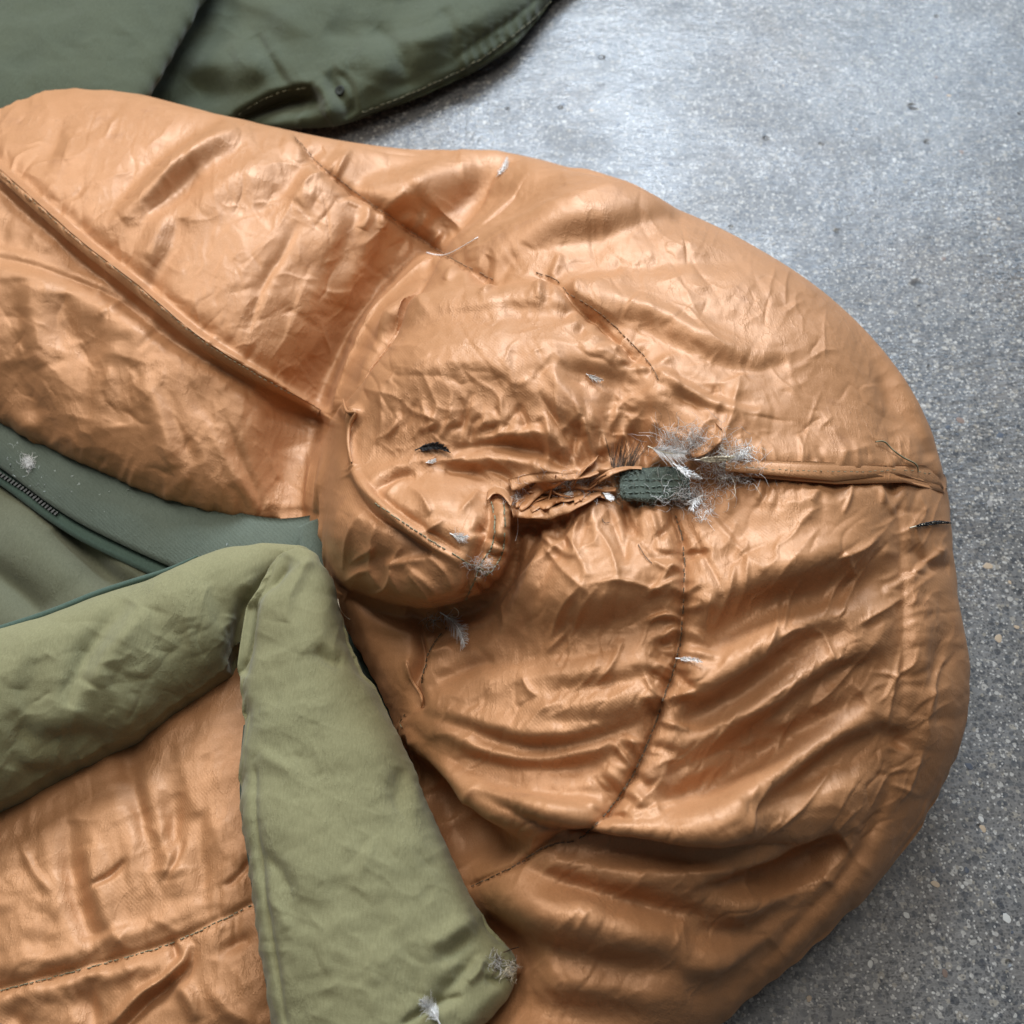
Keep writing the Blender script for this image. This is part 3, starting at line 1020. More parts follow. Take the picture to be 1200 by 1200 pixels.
for (x0, y0, x1, y1, a, w) in ((20, 330, 30, 420, -6, 10), (40, 335, 52, 430, 6, 10), (75, 345, 70, 410, -6, 9), (110, 370, 130, 440, -8, 12), (130, 400, 118, 480, 9, 13), (90, 400, 96, 490, -7, 10), (150, 420, 140, 500, -7, 11),
                               (12, 420, 60, 520, -5, 8), (190, 450, 230, 545, -4, 6), (170, 440, 205, 550, 6, 8), (235, 480, 300, 590, 4, 5), (220, 450, 280, 560, -4, 6), (260, 480, 310, 596, -3, 4), (336, 510, 330, 590, -9, 16), (356, 520, 362, 600, 10, 10), (0, 480, 70, 520, 5, 7),
                               (300, 470, 290, 540, 4, 18), (245, 440, 250, 500, -4, 8)):
    f([(x0, y0), (0.5 * (x0 + x1) + RNG.randn() * 5, 0.5 * (y0 + y1)), (x1, y1)], a, w, w * 1.1)
A.pucker([(10, 520), (100, 560), (200, 600), (300, 622)], 26, 34, 1.0, 4, -1)
A.pucker([(0, 222), (98, 306), (226, 410), (340, 474)], 20, 30, 1.8, 5, 0)
# stitched seam over the roll and the shoulder
SEAM1 = [(346, 160), (372, 190), (400, 212), (440, 242), (475, 266), (510, 291), (545, 311), (580, 329)]
SEAM2 = [(628, 319), (650, 327), (668, 345), (690, 358), (716, 378), (740, 402), (760, 424), (772, 445)]
f(SEAM1, -8, 5, 7, 1.4, 0.3)
f(SEAM2, -7, 5, 6, 1.4, 0.3)
A.pucker(SEAM1, 18, 26, 3.4, 4.5)
A.pucker(SEAM2, 12, 26, 3.0, 4.5)
A.pucker([(800, 640), (797, 760), (760, 868), (706, 958)], 30, 28, 2.8, 4)
A.pucker([(850, 552), (960, 562), (1100, 560)], 20, 34, 1.6, 3.5)
A.pucker([(620, 560), (700, 545), (800, 540)], 18, 44, 3.2, 4)
A.pucker([(610, 612), (700, 590), (800, 596)], 14, 44, 2.6, 4, 1)
A.pucker([(1058, 600), (1060, 780), (1046, 930), (985, 1040)], 16, 22, 0.9, 3.5)
# wrinkled-cloth creases
HTOP = [(420, 440), (560, 330), (760, 260), (900, 310), (1040, 440), (1090, 540), (840, 530), (640, 540), (450, 560)]
HLOW = [(600, 640), (820, 580), (1100, 580), (1120, 800), (1080, 930), (940, 1080), (800, 1170), (640, 1180), (600, 1000), (500, 850)]
SHL = [(400, 190), (560, 190), (760, 245), (760, 320), (560, 330)]
ROL = [(0, 110), (330, 160), (500, 290), (400, 400), (360, 480), (0, 200)]
ROL2 = [(0, 320), (180, 370), (360, 490), (365, 600), (200, 580), (0, 490)]
A.creases(HTOP, 170, 25, 55, (14, 55), (0.6, 1.6), (1.0, 1.8))
A.creases(HTOP, 40, 20, 30, (50, 110), (0.8, 2.0), (2, 4))
A.creases(HLOW, 230, -52, 22, (18, 80), (0.6, 1.7), (1.0, 1.8))
A.creases(HLOW, 90, -35, 50, (14, 40))
A.creases(HLOW, 50, -40, 18, (60, 130), (1.2, 2.6), (3, 6))
A.creases(HLOW, 60, -50, 14, (45, 120), (0.9, 1.8), (0.9, 1.4))
A.creases(HTOP, 36, 35, 40, (40, 110), (0.9, 1.8), (0.9, 1.4))
A.creases(ROL, 26, -55, 25, (40, 100), (0.9, 1.8), (0.9, 1.4))
A.creases(SHL, 60, -20, 50)
A.creases(ROL, 150, -50, 40, (14, 56), (0.6, 1.6), (1.0, 1.8))
A.creases(ROL, 40, -55, 25, (40, 90), (1.0, 2.4), (3, 6))
A.creases(ROL2, 130, 62, 25, (14, 60), (0.6, 1.8), (1.4, 3))
A.noise(120, 4)
A.noise(46, 0.3)
A.noise(13, 0.2, True, None, 0.5, 1.5)

A.crumple(64, 0.9, 4, -40, 40)
A.crumple(30, 0.26, 5, -45, 45, 0.12)
A.crumple(15, 0.24, 4, -40, 50, 0.08)

for k in range(26):
    x0 = 640 + 200 * RNG.rand()
    up_ = RNG.rand() < 0.5
    y0 = 545 if up_ else 592
    an = (-90 if up_ else 90) + (x0 - 740) * (0.35 if up_ else -0.3) + RNG.randn() * 14
    l = 40 + 80 * RNG.rand()
    tx, ty = math.cos(R(an)) * l, math.sin(R(an)) * l
    f([(x0, y0), (x0 + tx * .5 + RNG.randn() * 3, y0 + ty * .5), (x0 + tx, y0 + ty)], RNG.choice([-1, 1]) * (1.6 + 1.6 * RNG.rand()), 2.5 + 2 * RNG.rand(), None, 1.4)
V, F = cloth([hood_p, tube_p, brid_p], A, 0.00218, 7, gain=1.65, relw=lambda q: np.exp(-((q[:, 0] - 540) / 130) ** 2 - ((q[:, 1] - 215) / 55) ** 2))
splat(V)
cq, _ = project(V[F].mean(1))
body_poly = np.array([(-400, -300), (345, 100), (350, 165), (400, 210), (440, 240), (520, 290), (455, 352), (425, 395), (400, 440), (381, 490), (372, 560), (368, 900), (-400, 900)], float)
mb = inside(body_poly, cq[:, 0], cq[:, 1])


def sub_mesh(name, V, F):
    u, inv = np.unique(F.ravel(), return_inverse=True)
    return mesh_from(name, V[u], inv.reshape(F.shape))


link("side_roll", sub_mesh("side_roll", V, F[mb]), M_SATIN, bag)
link("hood", sub_mesh("hood", V, F[~mb]), M_SATIN, bag)

# ---- lower satin panel
B = Folds()
B.soft = 1.1
B.pw = 2.0
b = B.f
b([(150, 850), (152, 890), (164, 940), (178, 985), (182, 1020)], -14, 18, 10)
b([(166, 890), (176, 935), (190, 985), (202, 1030)], 10, 8, 10)
b([(200, 900), (205, 950), (196, 1000)], -7, 9, 9)
b([(84, 960), (82, 1000), (90, 1050), (108, 1100), (120, 1124)], -13, 14, 10)
b([(104, 990), (110, 1040), (124, 1090)], 8, 9, 10)
b([(230, 950), (236, 1000), (240, 1060)], -6, 8, 9)
b([(-40, 1170), (0, 1158), (100, 1132), (190, 1106), (250, 1080), (300, 1056), (340, 1040)], -4, 3, 4, 1.6, 0.2)
b([(-40, 1190), (0, 1176), (100, 1150), (200, 1124)], 6, 7, 10)
b([(-40, 1146), (60, 1124), (150, 1096), (260, 1050)], 5, 9, 7)
b([(130, 1202), (165, 1166), (195, 1146), (214, 1126), (218, 1110)], 10, 4, 3.5, 1.7)
b([(140, 1210), (172, 1176), (202, 1152), (222, 1130), (226, 1110)], -10, 3.5, 5, 1.6)
b([(200, 1104), (206, 1116), (204, 1124)], -6, 4, 4)
b([(205, 1150), (222, 1170), (232, 1196)], 8, 6, 6)
b([(30, 1170), (20, 1190), (30, 1215)], -7, 8, 8)
b([(105, 1145), (104, 1175), (112, 1200)], -6, 7, 8)
b([(108, 1038), (128, 1026), (146, 1008)], -5, 2.5, 3)
b([(262, 1040), (280, 1026), (300, 1000)], -4, 3, 3)
b([(260, 1115), (280, 1105), (292, 1098)], -6, 5, 6)
b([(250, 1160), (270, 1185), (300, 1200)], 5, 6, 6)
b([(24, 985), (36, 1015), (60, 1045)], 3, 3, 4)
b([(215, 984), (204, 1010), (192, 1034)], -4, 3, 3)
B.pucker([(0, 1158), (100, 1132), (190, 1106), (300, 1056)], 16, 26, 1.4, 4)
LP = [(0, 960), (280, 830), (300, 1200), (0, 1200)]
B.creases(LP, 130, -40, 35, (14, 60))
B.creases(LP, 24, 70, 20, (40, 90), (1, 2.4), (3, 6))
B.noise(90, 4)
B.noise(34, 0.9)
B.noise(20, 0.35, True, None, -0.5, 2)
B.crumple(60, 1.7, 4, -45, 40)
B.crumple(26, 0.7, 5, -40, 50, 0.1)
LOWP = [(-110, 930), (0, 900), (100, 860), (200, 800), (300, 760), (420, 780), (520, 960), (600, 1100), (640, 1200), (640, 1330), (300, 1350), (-110, 1350)]
V, F = cloth([puff(LOWP, 0.03, 0.052, 0.45, cell=0.005)], B, 0.0027, 6, gain=1.2)
splat(V)
link("front_panel", mesh_from("front_panel", V, F), M_SATIN, bag)

# ---- inside lining seen through the open front
C_ = Folds()
C_.f([(70, 610), (100, 640), (130, 672), (160, 690)], -14, 8, 14)
C_.f([(96, 608), (124, 650), (156, 680)], 4, 10, 8)
C_.f([(-20, 660), (20, 690), (50, 720)], -9, 10, 12)
C_.f([(0, 600), (40, 640), (80, 690)], 8, 22, 22)
C_.noise(60, 3)
LIN = [(-100, 520), (0, 545), (120, 600), (230, 640), (330, 650), (330, 740), (200, 780), (60, 800), (-100, 820)]
V, F = cloth([puff(LIN, 0.012, 0.022, 0.4, cell=0.005)], C_, 0.0035, 6, gain=1.8)
link("lining", mesh_from("lining", V, F), M_LINING, bag)

# ---- pale olive draft collar, folded over
D = Folds()
d = D.f
# crease where the collar turns
d([(340, 652), (326, 672), (306, 692), (294, 716), (286, 752), (280, 792)], -22, 5, 9, 1.5)
d([(360, 656), (352, 676), (340, 700), (334, 730)], 5, 4, 9, 1.5)
d([(352, 664), (334, 668), (318, 686)], -6, 4, 4)
d([(366, 660), (348, 666), (338, 662)], 4, 4, 4)
d([(290, 676), (300, 700), (288, 730), (270, 742)], 10, 12, 12)
d([(270, 745), (282, 728), (288, 700)], -7, 6, 8)
d([(246, 688), (262, 716), (276, 730)], -5, 8, 9)
d([(150, 700), (128, 726), (104, 760), (88, 800), (82, 830)], -13, 14, 9)
d([(170, 712), (148, 742), (126, 770), (106, 800)], 8, 9, 10)
d([(200, 690), (230, 720), (250, 760)], 5, 20, 20)
d([(60, 745), (40, 790), (30, 840), (20, 880)], -8, 14, 14)
d([(20, 850), (48, 868), (90, 862), (130, 866)], -9, 10, 14)
d([(10, 885), (40, 905), (80, 900)], -7, 8, 10)
d([(62, 862), (80, 840), (100, 800)], 7, 14, 12)
d([(0, 800), (30, 770), (60, 740)], 6, 18, 16)
d([(140, 852), (150, 836), (160, 810)], 5, 14, 14)
# flap
d([(386, 700), (376, 740), (386, 762), (400, 768)], 5, 10, 12)
d([(372, 758), (388, 772), (404, 776)], -8, 6, 6)
d([(345, 690), (350, 730), (342, 780)], 5, 14, 16)
d([(300, 880), (320, 892), (350, 905)], 4, 5, 8)
d([(306, 1000), (330, 1024), (345, 1056)], -5, 6, 8)
d([(312, 1050), (326, 1066), (340, 1090)], 4, 5, 6)
d([(470, 900), (466, 930), (470, 950)], -6, 7, 8)
d([(486, 905), (486, 940), (486, 960)], 3, 7, 7)
d([(430, 860), (444, 900), (452, 940)], 4, 16, 16)
d([(512, 1128), (536, 1112), (560, 1094), (566, 1086)], -6, 8, 6)
d([(500, 1110), (530, 1094), (556, 1074)], 6, 10, 8)
d([(505, 1180), (535, 1150), (560, 1124), (568, 1112)], -8, 9, 6)
d([(470, 1202), (512, 1178), (542, 1168)], -8, 4, 3.5, 1.6)
d([(556, 1130), (572, 1126), (582, 1140)], 4, 5, 5)
d([(570, 1148), (584, 1150), (586, 1149)], -4, 3, 4)
d([(574, 1140), (576, 1126), (582, 1116)], -4, 5, 5)
d([(548, 1150), (560, 1138), (566, 1122)], 6, 4, 4)
d([(540, 1200), (560, 1180), (584, 1156)], 5, 8, 9)
d([(296, 900), (300, 960), (310, 1040), (322, 1120), (334, 1200)], -5, 3, 2.5, 1.6, 0.3)
D.creases([(300, 700), (380, 700), (560, 1090), (540, 1180), (330, 1200), (300, 900)], 110, 30, 60, (14, 60), (0.6, 1.8), (1.4, 3))
D.creases([(0, 760), (280, 660), (270, 780), (0, 930)], 90, -35, 45, (14, 70), (0.8, 2.2), (1.5, 3.5))
D.noise(110, 5)
D.noise(40, 1.6)
D.noise(18, 0.5)
D.noise(24, 0.5, True, None, 0.4, 1.6)
D.crumple(70, 1.2, 4, -40, 45)
D.crumple(28, 0.4, 4, -30, 60, 0.08)
ROLL = [(-110, 775), (-40, 748), (20, 732), (70, 714), (120, 694), (190, 672), (245, 646), (290, 637), (335, 638), (362, 648), (350, 690), (320, 730), (292, 770),
        (278, 792), (240, 826), (180, 864), (110, 900), (50, 932), (0, 955), (-110, 1000)]
FLAP = [(318, 664), (340, 644), (362, 648), (384, 680), (398, 722), (412, 768), (440, 815), (462, 860), (478, 896), (500, 950), (530, 1015), (560, 1078), (586, 1112), (600, 1134),
        (588, 1162), (560, 1196), (520, 1260), (440, 1300), (335, 1300), (322, 1200), (308, 1110), (296, 1020), (286, 950), (284, 880), (286, 820), (280, 775), (288, 720)]
TIP = [(500, 1050), (548, 1056), (580, 1100), (603, 1130), (594, 1166), (552, 1204), (480, 1230), (450, 1140)]
V, F = cloth([puff(ROLL, 0.088, 0.050, 0.5, 0.05, cell=0.004), puff(FLAP, 0.122, 0.036, 0.45, 0.045, cell=0.004), puff(TIP, 0.122, 0.020, 0.5, 0.02, cell=0.004)], D, 0.0022, 8, gain=1.15)
splat(V)
link("draft_collar", mesh_from("draft_collar", V, F), M_OLIVE, bag)

# ---- garment behind
G = Folds()
G2 = Folds()
g = G.f
G.big = Folds()
G.big.f([(160, 130), (190, 90), (225, 40), (260, -20)], -75, 40, 60, 1.8, 0.4)
g([(206, 96), (260, 110), (310, 104), (350, 88)], -12, 12, 20)
g([(220, 70), (280, 74), (340, 60), (372, 74)], 14, 20, 18)
g([(276, 142), (302, 126), (330, 114), (362, 110), (374, 124)], -40, 5, 14, 1.6, 0.3)
g([(262, 146), (300, 118), (330, 106), (364, 98)], 9, 6, 4)
g([(366, 100), (378, 118), (386, 140)], 12, 9, 8)
g([(404, 80), (392, 74), (390, 96), (402, 118), (414, 134)], -12, 5, 6)
g([(380, 88), (392, 76), (408, 72)], 10, 6, 8)
g([(420, 88), (450, 66), (500, 42), (560, 16), (610, -20)], 24, 26, 22)
g([(420, 120), (470, 98), (540, 66), (600, 30), (640, 0)], -12, 12, 10)
g([(360, 60), (420, 44), (480, 10), (520, -30)], -18, 22, 26)
g([(300, 30), (340, 60), (372, 84)], -12, 16, 14)
for k in range(9):
    x, y = 545 + 10.5 * k, 78 - 7.2 * k
    g([(x, y - 26), (x - 2, y - 10), (x + 3, y + 6)], 4, 3, 3)
g([(532, 70), (560, 48), (600, 22), (640, -10)], -5, 3, 3)
g([(396, 84), (410, 100), (414, 124), (404, 140)], -6, 3, 3)
G.noise(70, 6)
G.noise(28, 2.2)
G.crumple(60, 3.0, 4, -30, 50)
G2.crumple(70, 2.5, 4, -20, 50)
G2.noise(60, 4)
g([(420, 140), (480, 116), (550, 82), (610, 40), (650, 4)], -5, 2.5, 2.5, 1.4, 0.2)
g([(300, 40), (330, 90), (345, 104)], -8, 4, 8)
g([(440, 30), (470, 60), (476, 90)], -9, 6, 9)
g([(520, 10), (530, 40), (524, 66)], -7, 5, 8)
G.creases([(190, 20), (620, -10), (560, 80), (400, 140), (200, 120)], 70, 60, 50, (20, 70), (1.2, 3), (2.5, 5))
G2.creases([(0, 0), (220, 0), (160, 110), (0, 100)], 40, 20, 60, (20, 70), (1.0, 2.5), (2.5, 5))
BODY = [(150, 160), (300, 152), (390, 150), (440, 134), (500, 112), (560, 84), (610, 50), (650, 0), (700, -60), (700, -160), (300, -200), (-150, -200), (-150, 160)]
PANEL = [(-150, -200), (250, -140), (262, -40), (236, 10), (205, 66), (176, 116), (140, 170), (0, 180), (-150, 170)]
V, F = cloth([puff(BODY, 0.025, 0.055, 0.4, cell=0.006)], G, 0.0035, 10, gain=1.5, mix=0.8)
splat(V)
link("body", mesh_from("body", V, F), M_GARMENT, garment)
V, F = cloth([puff(PANEL, 0.085, 0.03, 0.45, 0.03, cell=0.006)], G2, 0.0035, 12)
splat(V)
link("front_fold", mesh_from("front_fold", V, F), M_GARMENT, garment)

# ------------------------------------------------------------------ sewn details of the bag
def tubes(lines, sides=3):
    """lines = [(points Nx3, radius or radii)] -> V, F"""
    Vs, Fs, n0 = [], [], 0
    for P, r in lines:
        P = np.asarray(P, float)
        m = len(P)
        r = np.broadcast_to(np.asarray(r, float), (m,))
        T = np.gradient(P, axis=0)
        T /= np.linalg.norm(T, axis=1)[:, None] + 1e-12
        a = np.cross(T, (0.31, 0.52, 0.79))
        a /= np.linalg.norm(a, axis=1)[:, None] + 1e-12
        b = np.cross(T, a)
        th = np.arange(sides) * 2 * math.pi / sides
        ring = P[:, None] + r[:, None, None] * (np.cos(th)[None, :, None] * a[:, None] + np.sin(th)[None, :, None] * b[:, None])
        Vs.append(ring.reshape(-1, 3))
        i = np.arange(m - 1)[:, None] * sides
        k = np.arange(sides)[None]
        k2 = (k + 1) % sides
        Fs.append(np.stack([i + k, i + k2, i + sides + k2, i + sides + k], -1).reshape(-1, 4) + n0)
        n0 += m * sides
    return np.concatenate(Vs), np.concatenate(Fs)


def ribbon(Pa, Pb, nu, nv, thick, bulge=0.0, wob=0.0):
    """a strip of cloth between two 3-D lines, with real thickness"""
    A_, B_ = resample(Pa, nu), resample(Pb, nu)
    t = np.linspace(0, 1, nv)[None, :, None]
    G_ = A_[:, None] * (1 - t) + B_[:, None] * t
    du, dv = np.gradient(G_, axis=0), np.gradient(G_, axis=1)
    N = np.cross(du, dv)
    N /= np.linalg.norm(N, axis=2)[..., None] + 1e-12
    s = np.sign((N * (CAM - G_)).sum(2).mean())
    N *= s
    G_ = G_ + N * (bulge * np.sin(np.pi * t))
    if wob:
        G_ = G_ + N * (wob * RNG.randn(nu, nv))[..., None]
    V = np.concatenate([(G_ + N * thick / 2).reshape(-1, 3), (G_ - N * thick / 2).reshape(-1, 3)])
    ii = np.arange(nu * nv).reshape(nu, nv)
    Q = np.stack([ii[:-1, :-1], ii[1:, :-1], ii[1:, 1:], ii[:-1, 1:]], -1).reshape(-1, 4)
    o = nu * nv
    Fs = [Q, Q[:, ::-1] + o]
    for l in (ii[0], ii[-1], ii[:, 0], ii[:, -1]):
        Fs.append(np.stack([l[:-1], l[1:], l[1:] + o, l[:-1] + o], -1))
    return V, np.concatenate(Fs)


def part(name, VF, mat, parent=None, **k):
    return link(name, mesh_from(name, *VF), mat, parent or bag, **k)


def line3(pts, lift=0.0, step=2.0, jit=0.0, z=None):
    P = smooth_line(pts, step)
    if jit:
        P = P + RNG.randn(*P.shape) * jit
    if z is not None:
        return at(P[:, 0], P[:, 1], z)
    return surf(P[:, 0], P[:, 1], lift)


def smooth3(P, n=6):
    P = P.copy()
    for _ in range(n):
        P[1:-1] = 0.5 * P[1:-1] + 0.25 * (P[:-2] + P[2:])
    return P


def stitches(seam, ln=4.2, gap=2.6, r=0.00038, lift=0.0004, off=0.0, parent=None, mat=None):
    P = smooth_line(seam, 1.0)
    T = np.gradient(P, axis=0)
    T /= np.linalg.norm(T, axis=1)[:, None]
    P = P + np.stack([-T[:, 1], T[:, 0]], -1) * off
    L = []
    k = 0.0
    while k + ln < len(P):
        if RNG.rand() > 0.06:
            a, m, b_ = P[int(k)], P[int(k + ln / 2)], P[min(len(P) - 1, int(k + ln))]
            q = np.array([a, m, b_]) + RNG.randn(2) * 0.35
            L.append((surf(q[:, 0], q[:, 1], lift + np.array([-0.0003, 0.0003, -0.0003])), r))
        k += ln + gap
    o = part("stitching", tubes(L, 4), mat or M_THREAD, parent, kind='stuff')
    return o


M_SATIN2 = satin("copper_satin_inside", (0.42, 0.19, 0.075), (0.24, 0.12, 0.06))
M_ZIP = plain("dark_zip", (0.02, 0.022, 0.02), 0.5, 0.0, 0.4)
M_BIND = cotton("dark_green_binding", (0.045, 0.078, 0.058), (0.06, 0.094, 0.072), fine=0.0005)
M_WHITE = plain("white_down", (0.80, 0.80, 0.79), 0.9)
M_SOFT = plain("soft_white_down", (0.80, 0.80, 0.79), 0.9)
for m_ in (M_SOFT,):
    m_.node_tree.nodes["Principled BSDF"].inputs["Alpha"].default_value = 0.6
M_CREAM = plain("cream_quill", (0.62, 0.56, 0.43), 0.6)
M_GREYD = plain("grey_down", (0.46, 0.45, 0.43), 0.9)
M_BROWN = plain("brown_down", (0.12, 0.08, 0.055), 0.85)
M_DARK = plain("black_feather", (0.018, 0.017, 0.017), 0.5)

M_TONAL = plain("tan_thread", (0.20, 0.115, 0.06), 0.8)
for seam in (SEAM1, SEAM2,
             [(792, 605), (799, 630), (802, 660), (801, 700), (796, 760), (779, 815), (760, 868), (738, 914), (708, 956), (678, 984)],
             [(672, 986), (640, 992), (600, 1016), (550, 1040)],
             [(524, 735), (506, 758), (498, 780), (494, 800)],
             [(0, 1161), (100, 1135), (190, 1109), (250, 1083), (296, 1060)],
             [(440, 590), (474, 613), (506, 634), (545, 658), (566, 668)]):
    stitches(seam, 4.6, 1.6, 0.00048, 0.0005, mat=M_TONAL if seam is SEAM1 or seam is SEAM2 else M_THREAD if seam[0][0] in (0, 440) else M_THREAD2)
stitches([(576, 588), (580, 612), (576, 640), (562, 664), (552, 690), (545, 704)], 4.5, 1.2, 0.00055, 0.001)
stitches([(590, 590), (592, 620), (589, 646), (580, 664), (568, 676)], 4.5, 1.2, 0.00055, 0.001)
stitches([(474, 838), (468, 848), (474, 856)], 4, 2)

# green webbing along the side opening
up = [(-90, 470), (-40, 486), (0, 503), (100, 549), (200, 589), (300, 612), (345, 614), (388, 606)]
lo = [(-90, 505), (-40, 526), (0, 548), (60, 592), (110, 622), (200, 664), (260, 684), (330, 690), (388, 680)]
upz, loz = smooth_line(up, 4), smooth_line(lo, 4)
V, F = ribbon(at(upz[:, 0], upz[:, 1] - 7, 0.050), at(loz[:, 0], loz[:, 1], 0.042), 130, 12, 0.0016, 0.004, 0.00012)
tape = part("webbing_tape", (V, F), M_TAPE)
splat(V)
zl = [(p[0], p[1] + 3) for p in lo]
zl2 = [(p[0] - 2, p[1] + 19) for p in lo]
a_, b_ = smooth_line(zl, 4), smooth_line(zl2, 4)
zt = part("zipper_tape", ribbon(at(a_[:, 0], a_[:, 1] - 6, 0.036), at(b_[:, 0], b_[:, 1], 0.034), 90, 5, 0.0016, 0.002), M_BIND)
zp = resample(smooth_line([(-30, 536), (0, 556), (30, 575), (52, 592), (66, 602)], 2), 27)
tv = []
for k, (x, y) in enumerate(zp):
    c = at(x, y, 0.0395)
    bx = np.array([[sx * 0.0009, sy * 0.0019, sz * 0.0010] for sx in (-1, 1) for sy in (-1, 1) for sz in (-1, 1)])
    an = R(-38)
    rot = np.array([[math.cos(an), -math.sin(an), 0], [math.sin(an), math.cos(an), 0], [0, 0, 1]])
    Fb = np.array([[0, 1, 3, 2], [4, 6, 7, 5], [0, 4, 5, 1], [2, 3, 7, 6], [0, 2, 6, 4], [1, 5, 7, 3]])
    if k == 0:
        tooth = mesh_from("tooth", bx @ rot.T, Fb)
        for pg in tooth.polygons:
            pg.use_smooth = False
    o = link("tooth", tooth, M_ZIP, zt)
    o.location = c
# the end of the tape, turned down beside the hood
V, F = ribbon(line3([(350, 618), (352, 640), (362, 662)], 0, 3, z=0.066), line3([(388, 606), (388, 650), (394, 700)], 0, 3, z=0.066), 24, 6, 0.002, 0.003)
part("tape_end", (V, F), M_TAPE)
V, F = ribbon(line3([(366, 660), (390, 720), (420, 780), (462, 860), (490, 925)], 0, 3, z=0.062), line3([(392, 690), (412, 724), (440, 775), (470, 834), (500, 900)], 0, 3, z=0.050), 50, 6, 0.002, 0.002)
part("inner_tape", (V, F), M_BIND)
# binding cord of the collar roll
c_ = line3([(-40, 752), (0, 738), (40, 725), (70, 714), (120, 694), (190, 671), (232, 652)], 0, z=0.086)
part("binding", tubes([(c_, np.interp(np.linspace(0, 1, len(c_)), [0, .15, .75, 1], [.003, .0034, .003, .0012]))], 8), M_BIND)
c_ = line3([(288, 850), (284, 900), (285, 950), (295, 1020), (307, 1108), (323, 1204)], 0, z=0.108)
part("binding", tubes([(c_, 0.0016)], 6), M_BIND)

# seam allowance standing up from the crown seam
def zig(pts, amp, n):
    P = resample(smooth_line(pts, 1.5), n)
    P[::2, 1] -= amp
    P[1::2, 1] += amp
    return P


ua = zig([(850, 540), (880, 541), (920, 541), (960, 541), (1010, 546), (1045, 546), (1085, 545), (1114, 560)], 1.1, 110)
la = zig([(850, 552), (900, 556), (938, 564), (1000, 562), (1045, 555), (1072, 561), (1095, 566), (1118, 580)], 0.5, 110)
la2 = zig([(850, 556), (900, 561), (938, 567), (1000, 565), (1040, 561), (1072, 567), (1095, 570), (1116, 584)], 0.5, 110)
P1 = surf(ua[:, 0], ua[:, 1], 0.002)
P2 = smooth3(surf(la[:, 0], la[:, 1], 0.0125), 3)
P3 = smooth3(surf(la2[:, 0], la2[:, 1] + 1, 0.008), 3)
part("seam_allowance", ribbon(P1, P2, 110, 5, 0.0008, 0.0012, 0.0002), M_SATIN)
part("seam_allowance", ribbon(P1 - [0, 0, .002], P3, 110, 5, 0.0008, 0.001, 0.0002), M_SATIN2)
stitches([(870, 547), (920, 551), (960, 552), (1010, 553), (1060, 551), (1090, 555)], 3.5, 3.5, 0.0003, 0.0085)

# flat-felled seam along the side roll
sa = resample(smooth_line([(-40, 166), (0, 198), (60, 251), (100, 286), (160, 332), (230, 391), (300, 436), (344, 461), (376, 480)], 2), 150)
sb = resample(smooth_line([(-40, 180), (0, 211), (58, 264), (98, 298), (156, 344), (227, 403), (297, 447), (342, 470), (374, 487)], 2), 150)
part("felled_seam", ribbon(smooth3(surf(sa[:, 0], sa[:, 1], 0.0006), 3), smooth3(surf(sb[:, 0], sb[:, 1], 0.0018), 5), 150, 6, 0.0010, 0.0012, 0.00012), M_SATIN)
stitches([(0, 202), (60, 255), (100, 289), (160, 335), (230, 394), (300, 439), (344, 463)], 3.4, 2.6, 0.0003, 0.0022)

# frayed strips round the tear
def strip(pa, pb, la_, lb_, n=40, mat=None, bul=0.0004, wob=0.0006):
    a, b = smooth_line(pa, 2), smooth_line(pb, 2)
    rn = lambda n_, k=7: np.convolve(RNG.randn(n_ + k), np.ones(k) / math.sqrt(k), 'valid')[:n_]
    return part("frayed_strip", ribbon(smooth3(surf(a[:, 0], a[:, 1], la_), 3), smooth3(surf(b[:, 0], b[:, 1] + rn(len(b)) * 1.3, lb_ + np.abs(rn(len(b))) * 0.0022), 2), n, 5, 0.0005, bul, 0.0001), mat or M_SATIN)


strip([(596, 562), (630, 554), (668, 556), (700, 552)], [(600, 574), (636, 566), (672, 562), (702, 557)], 0.002, 0.008)
strip([(604, 592), (624, 570), (640, 560), (664, 556)], [(610, 600), (630, 584), (650, 570), (672, 562)], 0.003, 0.007, 30, M_SATIN2)
strip([(598, 594), (640, 596), (676, 584), (706, 574)], [(602, 605), (640, 607), (678, 594), (704, 582)], 0.004, 0.009)
strip([(606, 584), (636, 584), (664, 574), (690, 566)], [(604, 594), (640, 594), (670, 583), (694, 572)], 0.002, 0.004, 30, M_SATIN2)
strip([(672, 566), (700, 568), (722, 572)], [(674, 573), (700, 575), (722, 579)], 0.004, 0.007, 24)
strip([(700, 560), (716, 550), (732, 547), (752, 547)], [(702, 565), (718, 556), (734, 552), (752, 551)], 0.003, 0.009, 24)
strip([(806, 528), (824, 520), (836, 508), (838, 494)], [(812, 536), (830, 530), (846, 516), (846, 500)], 0.003, 0.009, 26)
strip([(572, 575), (578, 570), (590, 572), (600, 584)], [(570, 590), (580, 578), (590, 582), (599, 596)], 0.003, 0.008, 20)
for k in range(16):
    x, y = 606 + 104 * RNG.rand(), 0
    y = np.interp(x, [600, 715], [586, 564]) + RNG.randn() * 7
    a_ = RNG.randn() * 0.5 - 0.15
    l, w = 12 + 18 * RNG.rand(), 2.5 + 3.5 * RNG.rand()
    tx, ty = math.cos(a_) * l, math.sin(a_) * l
    m_ = RNG.randn(2) * 2.5
    strip([(x - tx, y - ty), (x + m_[0], y + m_[1]), (x + tx, y + ty)], [(x - tx * .9, y - ty + w), (x + m_[0], y + m_[1] + w * 1.3), (x + tx * .9, y + ty + w * .6)], 0.001 + 0.003 * RNG.rand(), 0.002 + 0.006 * RNG.rand(), 14, M_SATIN2 if RNG.rand() < .5 else M_SATIN)
